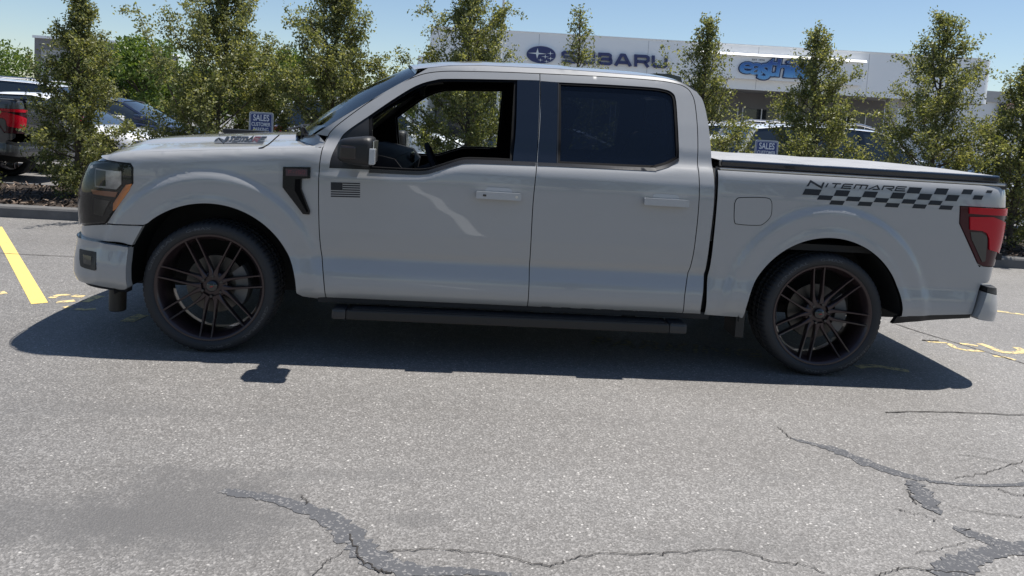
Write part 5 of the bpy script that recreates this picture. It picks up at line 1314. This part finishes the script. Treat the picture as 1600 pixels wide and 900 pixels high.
# ---- wheels
def make_wheel():
    prof = [(0.305, -0.110), (0.313, -0.124), (0.320, -0.132), (0.333, -0.1390), (0.346, -0.1412), (0.360, -0.138), (0.372, -0.131), (0.3795, -0.120), (0.3835, -0.104), (0.3855, -0.085), (0.386, -0.068), (0.379, -0.066), (0.379, -0.056), (0.386, -0.054), (0.386, -0.016), (0.379, -0.014), (0.379, -0.004), (0.386, -0.002)]
    prof = prof+[(r, -y) for r, y in prof[::-1]]
    NS = 288; m = len(prof); V = []
    for k_ in range(NS):
        a = 2*math.pi*k_/NS; cut = (k_ % 4 == 0)
        for i, (r, y) in enumerate(prof):
            if cut and (r > 0.3785): r = r-0.006
            elif cut and r > 0.371: r = r-0.002; y *= 0.985
            V.append((r*math.cos(a), y, r*math.sin(a)))
    F = [(k_*m+i, ((k_+1) % NS)*m+i, ((k_+1) % NS)*m+i+1, k_*m+i+1) for k_ in range(NS) for i in range(m-1)]
    wheel = MB().lathe_y([(0.312, -0.116), (0.317, -0.122), (0.314, -0.1285), (0.307, -0.129), (0.299, -0.124), (0.294, -0.113), (0.282, -0.098), (0.275, -0.06), (0.270, 0.02), (0.282, 0.10), (0.305, 0.115), (0.311, 0.118)], 96).build('wheel', M['rim'], None, smooth=True, sharp=50)
    tyre = mobj('tyre', V, F, M['rubber'], wheel, smooth=True, sharp=35)
    # raised sidewall lettering
    def arc_text(txt, a_mid, span, r0=0.342, r1=0.358):
        v, f = text2d(txt, 0.02)
        an = math.radians(a_mid)+math.radians(span)*(0.5-v[:, 0]); rr = r0+(r1-r0)*v[:, 1]
        yy = -np.interp(rr, [0.330, 0.345, 0.360, 0.372], [0.1395, 0.1415, 0.138, 0.131])-0.0012
        mobj('sidewall_lettering', np.stack([rr*np.cos(an), yy, rr*np.sin(an)], -1), f, M['rubber_mark'], wheel)
    arc_text('GENERAL', 148, 40); arc_text('G-MAX', 104, 24); arc_text('GENERAL', -32, 40); arc_text('G-MAX', -76, 24)
    NSP = 7
    def spoke():
        V = []; F = []
        for sgn in (-1, 1):
            for (r, half, yc, wd, th) in ((0.060, 0.009, -0.082, 0.034, 0.03), (0.09, 0.015, -0.080, 0.025, 0.034), (0.12, 0.026, -0.082, 0.0175, 0.034), (0.185, 0.055, -0.094, 0.0135, 0.03), (0.245, 0.082, -0.107, 0.0125, 0.026), (0.285, 0.101, -0.121, 0.014, 0.022)):
                c = sgn*half
                for dx, dy in ((-0.5, 0.0), (-0.32, -0.004), (0.32, -0.004), (0.5, 0.0), (0.5, th), (-0.5, th)):
                    V.append((c+dx*wd, yc+dy, r))
        for b in (0, 36):
            for i in range(5):
                for j in range(6): F.append((b+i*6+j, b+i*6+(j+1) % 6, b+(i+1)*6+(j+1) % 6, b+(i+1)*6+j))
        return V, F
    v, f = spoke(); me0 = None
    for k_ in range(NSP):
        a = 2*math.pi*k_/NSP; ca, sa = math.cos(a), math.sin(a)
        mobj('spoke', [(x*ca+z*sa, y, -x*sa+z*ca) for x, y, z in v], f, M['rim'], wheel, smooth=True, sharp=30)
    MB().lathe_y([(0.0, -0.070), (0.05, -0.071), (0.072, -0.070), (0.082, -0.066), (0.088, -0.055), (0.088, -0.02)], 48).build('hub', M['rim'], wheel, smooth=True, sharp=40)
    cap = MB().lathe_y([(0.0, -0.096), (0.026, -0.095), (0.032, -0.090), (0.034, -0.070)], 32).build('centre_cap', M['gloss_black'], wheel, smooth=True, sharp=40)
    mobj('cap_mark', [(-0.013, -0.0975, -0.004), (0.004, -0.0975, 0.006), (0.014, -0.0975, 0.004), (0.002, -0.0975, -0.004)], [(0, 3, 2, 1)], M['cap_red'], wheel)
    for k_ in range(6):
        a = 2*math.pi*(k_+0.5)/6
        MB().lathe_y([(0.0, -0.088), (0.008, -0.088), (0.010, -0.084), (0.010, -0.06)], 12, (0.060*math.cos(a), 0, 0.060*math.sin(a))).build('lug_nut', M['gloss_black'], wheel, smooth=True, sharp=40)
    MB().lathe_y([(0.06, -0.03), (0.085, -0.032), (0.088, -0.012), (0.172, -0.012), (0.175, -0.006), (0.175, 0.018), (0.06, 0.02)], 64).build('brake_disc', M['steel'], wheel, smooth=True, sharp=40)
    return wheel
w0 = make_wheel(); w0.parent = truck
def caliper(x, s, side):
    m = MB()
    V = []; n = 14
    for k_ in range(n+1):
        a = math.radians(-38+76*k_/n)
        for r, y in ((0.125, -0.040), (0.197, -0.040), (0.205, -0.02), (0.205, 0.05), (0.125, 0.05)): V.append((side*r*math.cos(a), y, r*math.sin(a)))
    F = [(k_*5+i, (k_+1)*5+i, (k_+1)*5+(i+1) % 5, k_*5+(i+1) % 5) for k_ in range(n) for i in range(5)]+[(4, 3, 2, 1, 0), tuple(n*5+i for i in range(5))]
    V = [(x+vx, s*WYC+(-s)*vy if s > 0 else -WYC+vy, WZ+vz) for vx, vy, vz in V]
    mobj('brake_caliper', V, F, M['caliper'], truck)
spots = [((0.0, -WYC, WZ), 0, 3), ((WB, -WYC, WZ), 0, 17), ((0.0, WYC, WZ), math.pi, 20), ((WB, WYC, WZ), math.pi, 5)]
for i, (loc, rz, roll_) in enumerate(spots):
    w = w0 if i == 0 else copy_tree(w0, truck)
    w.location = loc
    w.rotation_euler = (0, math.radians(roll_), rz)
for s in (-1, 1):
    caliper(0.0, s, 1); caliper(WB, s, 1)
# ================================================================== PARKED VEHICLES BEHIND
def wheel_simple(x, y, z, r, par, s):
    t = MB().lathe_y([(r*0.62, -0.10), (r*0.72, -0.112), (r*0.9, -0.112), (r*0.985, -0.09), (r, -0.05), (r, 0.05), (r*0.985, 0.09), (r*0.62, 0.10)], 40, (x, y, z)).build('wheel', M['rubber'], par, smooth=True)
    m = MB().lathe_y([(0.0, s*0.085), (r*0.2, s*0.088), (r*0.22, s*0.07), (r*0.56, s*0.07), (r*0.60, s*0.10), (r*0.64, s*0.10), (r*0.64, 0)], 40, (x, y, z))
    for k_ in range(5):
        a = 2*math.pi*k_/5; b = MB().box(-0.035, 0.035, min(s*0.072, s*0.095), max(s*0.072, s*0.095), r*0.15, r*0.6)
        m.add([(x+vx*math.cos(a)+vz*math.sin(a), y+vy, z-vx*math.sin(a)+vz*math.cos(a)) for vx, vy, vz in b.v], b.f)
    m.build('rim', M['chrome'], t, smooth=True)
def car(name, label, cat, X, Y, rz, paint, kind='sedan'):
    """a parked car, nose towards +x before turning; origin under its middle"""
    root = thing(name, label, cat, (X, Y, 0), rz, 'cars parked behind the planting bed')
    if kind == 'sedan':
        L, W_, H = 4.7, 0.91, 1.45; zb = [(-2.35, 0.82), (-2.25, 0.98), (-1.7, 1.02), (-0.5, 0.98), (0.75, 0.95), (1.3, 0.90), (2.0, 0.78), (2.30, 0.62), (2.35, 0.5)]
        gh = [(-1.85, 1.0), (-1.0, 1.36), (-0.5, 1.44), (0.05, 1.45), (0.35, 1.40), (1.2, 0.93)]; wr = 0.33; wx = (1.42, -1.35)
    else:
        L, W_, H = 4.75, 0.95, 1.72; zb = [(-2.37, 0.95), (-2.3, 1.10), (-1.5, 1.13), (0.6, 1.10), (1.15, 1.08), (1.9, 0.99), (2.28, 0.85), (2.37, 0.62)]
        gh = [(-2.25, 1.1), (-1.95, 1.62), (-1.4, 1.70), (-0.4, 1.73), (0.25, 1.70), (0.45, 1.64), (1.15, 1.07)]; wr = 0.36; wx = (1.42, -1.38)
    xs = sorted(set(list(np.linspace(-L/2, L/2, 40))+[w_+wr*1.14*math.cos(a) for w_ in wx for a in np.linspace(0, math.pi, 15)]))
    zbx, zby = zip(*zb); V = []; half = []
    for x in xs:
        z1 = float(np.interp(x, zbx, zby)); t = abs(x)/(L/2); w_ = W_*(1-0.30*max(0, (t-0.72)/0.28)**2.6)
        bot = 0.22+0.12*max(0, (t-0.85)/0.15)
        for q in wx:
            if abs(x-q) < wr*1.14: bot = max(bot, wr+math.sqrt(max(0, (wr*1.14)**2-(x-q)**2)))
        bot = min(bot, z1-0.12)
        col_ = [(0.0, z1+0.025), (0.5*w_, z1+0.02), (0.80*w_, z1+0.004), (0.92*w_, z1-0.03), (0.975*w_, z1-0.10), (w_, max(bot+0.05, z1-0.28)), (0.99*w_, max(bot+0.025, 0.42)), (0.975*w_, bot+0.012), (0.93*w_, bot)]
        half.append(col_)
    n_ = len(half[0]); full = []
    for x, c_ in zip(xs, half): full += [(x, -y, z) for y, z in c_[::-1]]+[(x, y, z) for y, z in c_[1:]]
    nv = 2*n_-1
    body = mobj('body', full, grid_faces(len(xs), nv, True)+[tuple(range(nv)), tuple(range((len(xs)-1)*nv+nv-1, (len(xs)-1)*nv-1, -1))], paint, root, smooth=True, sharp=45)
    gx_, gz_ = zip(*gh); gxs = np.linspace(gh[0][0], gh[-1][0], 30); V = []
    rp = []
    for x in gxs:
        zt = float(np.interp(x, gx_, gz_)); z0 = float(np.interp(x, zbx, zby))-0.03; zt = max(zt, z0+0.01); k_ = (zt-z0)/(H-0.95)
        wb = W_*0.93; wt = wb-0.22*min(1, k_)
        prof_ = [(-wb, z0), (-wb*0.55-wt*0.45, z0+(zt-z0)*0.5), (-wt, zt-0.05*min(1, k_)), (-wt*0.85, zt-0.012), (0, zt+0.012), (wt*0.85, zt-0.012), (wt, zt-0.05*min(1, k_)), (wb*0.55+wt*0.45, z0+(zt-z0)*0.5), (wb, z0)]
        V += [(x, y, z) for y, z in prof_]; rp.append(prof_)
    mobj('window_glass', V, grid_faces(30, 9, True), M['car_glass'], root, smooth=True, sharp=50)
    # painted roof and pillars stand proud of the glass
    ztop = max(gz_)
    keep = [i for i, x in enumerate(gxs) if np.interp(x, gx_, gz_) > ztop-0.11]
    V = []
    for i in keep:
        x = gxs[i]; V += [(x, y*1.012, z+0.012) for y, z in rp[i][2:7]]
    mobj('roof', V, grid_faces(len(keep), 5, True), paint, root, smooth=True)
    for s in (0, 1):
        for kk_, (xa, xb_) in enumerate(((gh[-1][0]-0.02, gh[-2][0]), (0.02, -0.06), (gh[0][0]+0.03, gh[1][0]+0.05))):
            Vp = []
            for t in np.linspace(0, 1, 7):
                x = xa+(xb_-xa)*t; zt = float(np.interp(x, gx_, gz_)); z0 = float(np.interp(x, zbx, zby))-0.03
                k2 = min(1, max(0.01, zt-z0)/(H-0.95)); wb = W_*0.93; wt = wb-0.22*k2; zz = z0+(ztop-0.09-z0)*t if kk_ == 1 else zt-0.055*k2
                yw = wb+(wt-wb)*((zz-z0)/max(zt-z0, 0.05)) if kk_ == 1 else wt
                sg = -1 if s == 0 else 1
                Vp += [(x-0.045, sg*(yw+0.012), zz), (x+0.045, sg*(yw+0.012), zz)]
            mobj('pillar', Vp, grid_faces(7, 2, s == 0), paint if kk_ != 1 else M['gloss_black'], root, smooth=True)
    for q in wx:
        for s in (-1, 1): wheel_simple(q, s*(W_-0.13), wr, wr, root, s)
    MB().box(wx[1]-wr*1.1, wx[0]+wr*1.1, -W_+0.26, W_-0.26, 0.2, 0.75).build('underbody', M['under'], root)
    zf = float(np.interp(L/2-0.25, zbx, zby)); zr = float(np.interp(-L/2+0.1, zbx, zby))
    for s in (-1, 1):
        MB().box(L/2-0.42, L/2-0.12, min(s*W_*0.60, s*W_*0.93), max(s*W_*0.60, s*W_*0.93), zf-0.16, zf-0.03, 0.03).build('headlight', M['lamp'], root, smooth=True)
        MB().box(-L/2+0.02, -L/2+0.30, min(s*W_*0.66, s*W_*0.92), max(s*W_*0.66, s*W_*0.92), zr-0.24, zr-0.06, 0.03).build('tail_light', M['red_lens'], root, smooth=True)
        MB().box(gh[-1][0]-0.42, gh[-1][0]-0.22, min(s*(W_+0.16), s*(W_-0.06)), max(s*(W_+0.16), s*(W_-0.06)), zb[4][1]+0.02, zb[4][1]+0.15, 0.03).build('door_mirror', paint, root, smooth=True)
        for xd in (0.55, -0.45): MB().box(xd-0.18, xd, min(s*W_*0.985, s*(W_+0.02)), max(s*W_*0.985, s*(W_+0.02)), zb[4][1]-0.16, zb[4][1]-0.125, 0.01).build('door_handle', paint, root)
    if kind == 'suv':
        for s in (-1, 1): MB().tube([(-1.7, s*0.62, 1.72), (-1.5, s*0.62, 1.775), (0.0, s*0.62, 1.785), (0.25, s*0.62, 1.73)], 0.018).build('roof_rail', M['chrome'], root, smooth=True)
    return root
M['car_glass'] = plain('car_window', (0.02, 0.028, 0.038), 0.06, coat=0.5)
M['white_paint'] = make_paint('white_car_paint', (0.74, 0.75, 0.76))
M['blue_paint'] = make_paint('dark_blue_paint', (0.02, 0.03, 0.07))
M['silver_paint'] = make_paint('silver_car_paint', (0.42, 0.44, 0.46))
def place(px, py, Y): return UY(px, py, Y)[0]
car('parked_car', 'white sedan behind the bushy evergreen ahead of the truck', 'car', place(252, 205, 9.6)-2.15, 9.6, 0.0, M['white_paint'], 'sedan')
car('parked_car', 'dark blue sedan behind the white sedan at left', 'car', place(272, 170, 13.4)-1.3, 13.4, 0.0, M['blue_paint'], 'sedan')
car('parked_car', 'white SUV behind the dark pickup at the left edge', 'suv', place(78, 140, 13.0)-1.4, 13.0, math.pi, M['white_paint'], 'suv')
car('parked_car', 'white SUV with roof rails behind the pointed evergreen near the tailgate', 'suv', place(1425, 235, 7.7)-1.35, 7.7, 0.0, M['white_paint'], 'suv')
car('parked_car', 'white sedan whose roof shows right behind the truck\'s cab', 'car', place(1215, 210, 7.9)-0.75, 7.9, 0.0, M['white_paint'], 'sedan')
car('parked_car', 'white SUV farther back behind the truck\'s cab', 'suv', place(1205, 192, 12.4)-0.55, 12.4, 0.0, M['white_paint'], 'suv')
car('parked_car', 'white sedan at the right edge beyond the planting bed', 'car', place(1640, 285, 7.9)-0.3, 7.9, 0.0, M['white_paint'], 'sedan')
car('parked_car', 'silver sedan glimpsed through the truck\'s windows', 'car', 2.6, 8.3, math.pi, M['silver_paint'], 'sedan')
car('parked_car', 'white SUV behind the blue sign over the hood', 'suv', -0.6, 12.6, 0.0, M['white_paint'], 'suv')

# ---- a second pickup of the same build, dark grey, cut by the left edge
t2 = copy_tree(truck)
DROP = {'checker_square', 'letter', 'flag_field', 'flag_bar', 'hanging_canister', 'window_sticker', 'cover_panel', 'cover_rail', 'cover_end', 'vent_panel', 'badge_letter'}
swap = {M['paint']: M['dark_paint'], M['handle_paint']: M['dark_paint'], M['dark_cup']: M['dark_paint']}
RISE = 0.085
def recolour(o):
    for ch in list(o.children):
        base = ch.name.split('.')[0]
        if base in DROP: 
            bpy.data.objects.remove(ch); continue
        if ch.type == 'MESH' and ch.data.materials and ch.data.materials[0] in swap:
            ch.material_slots[0].link = 'OBJECT'; ch.material_slots[0].material = swap[ch.data.materials[0]]
        if o is t2 and base in ('wheel', 'brake_caliper'): ch.location.z -= RISE
        recolour(ch)
recolour(t2)
q = UY(31, 195, 6.25)
t2.location = (q[0]-4.85, 6.25+0.95, RISE)
t2['label'] = 'dark grey pickup truck with red tail light cut by the left edge'
t2['category'] = 'pickup truck'
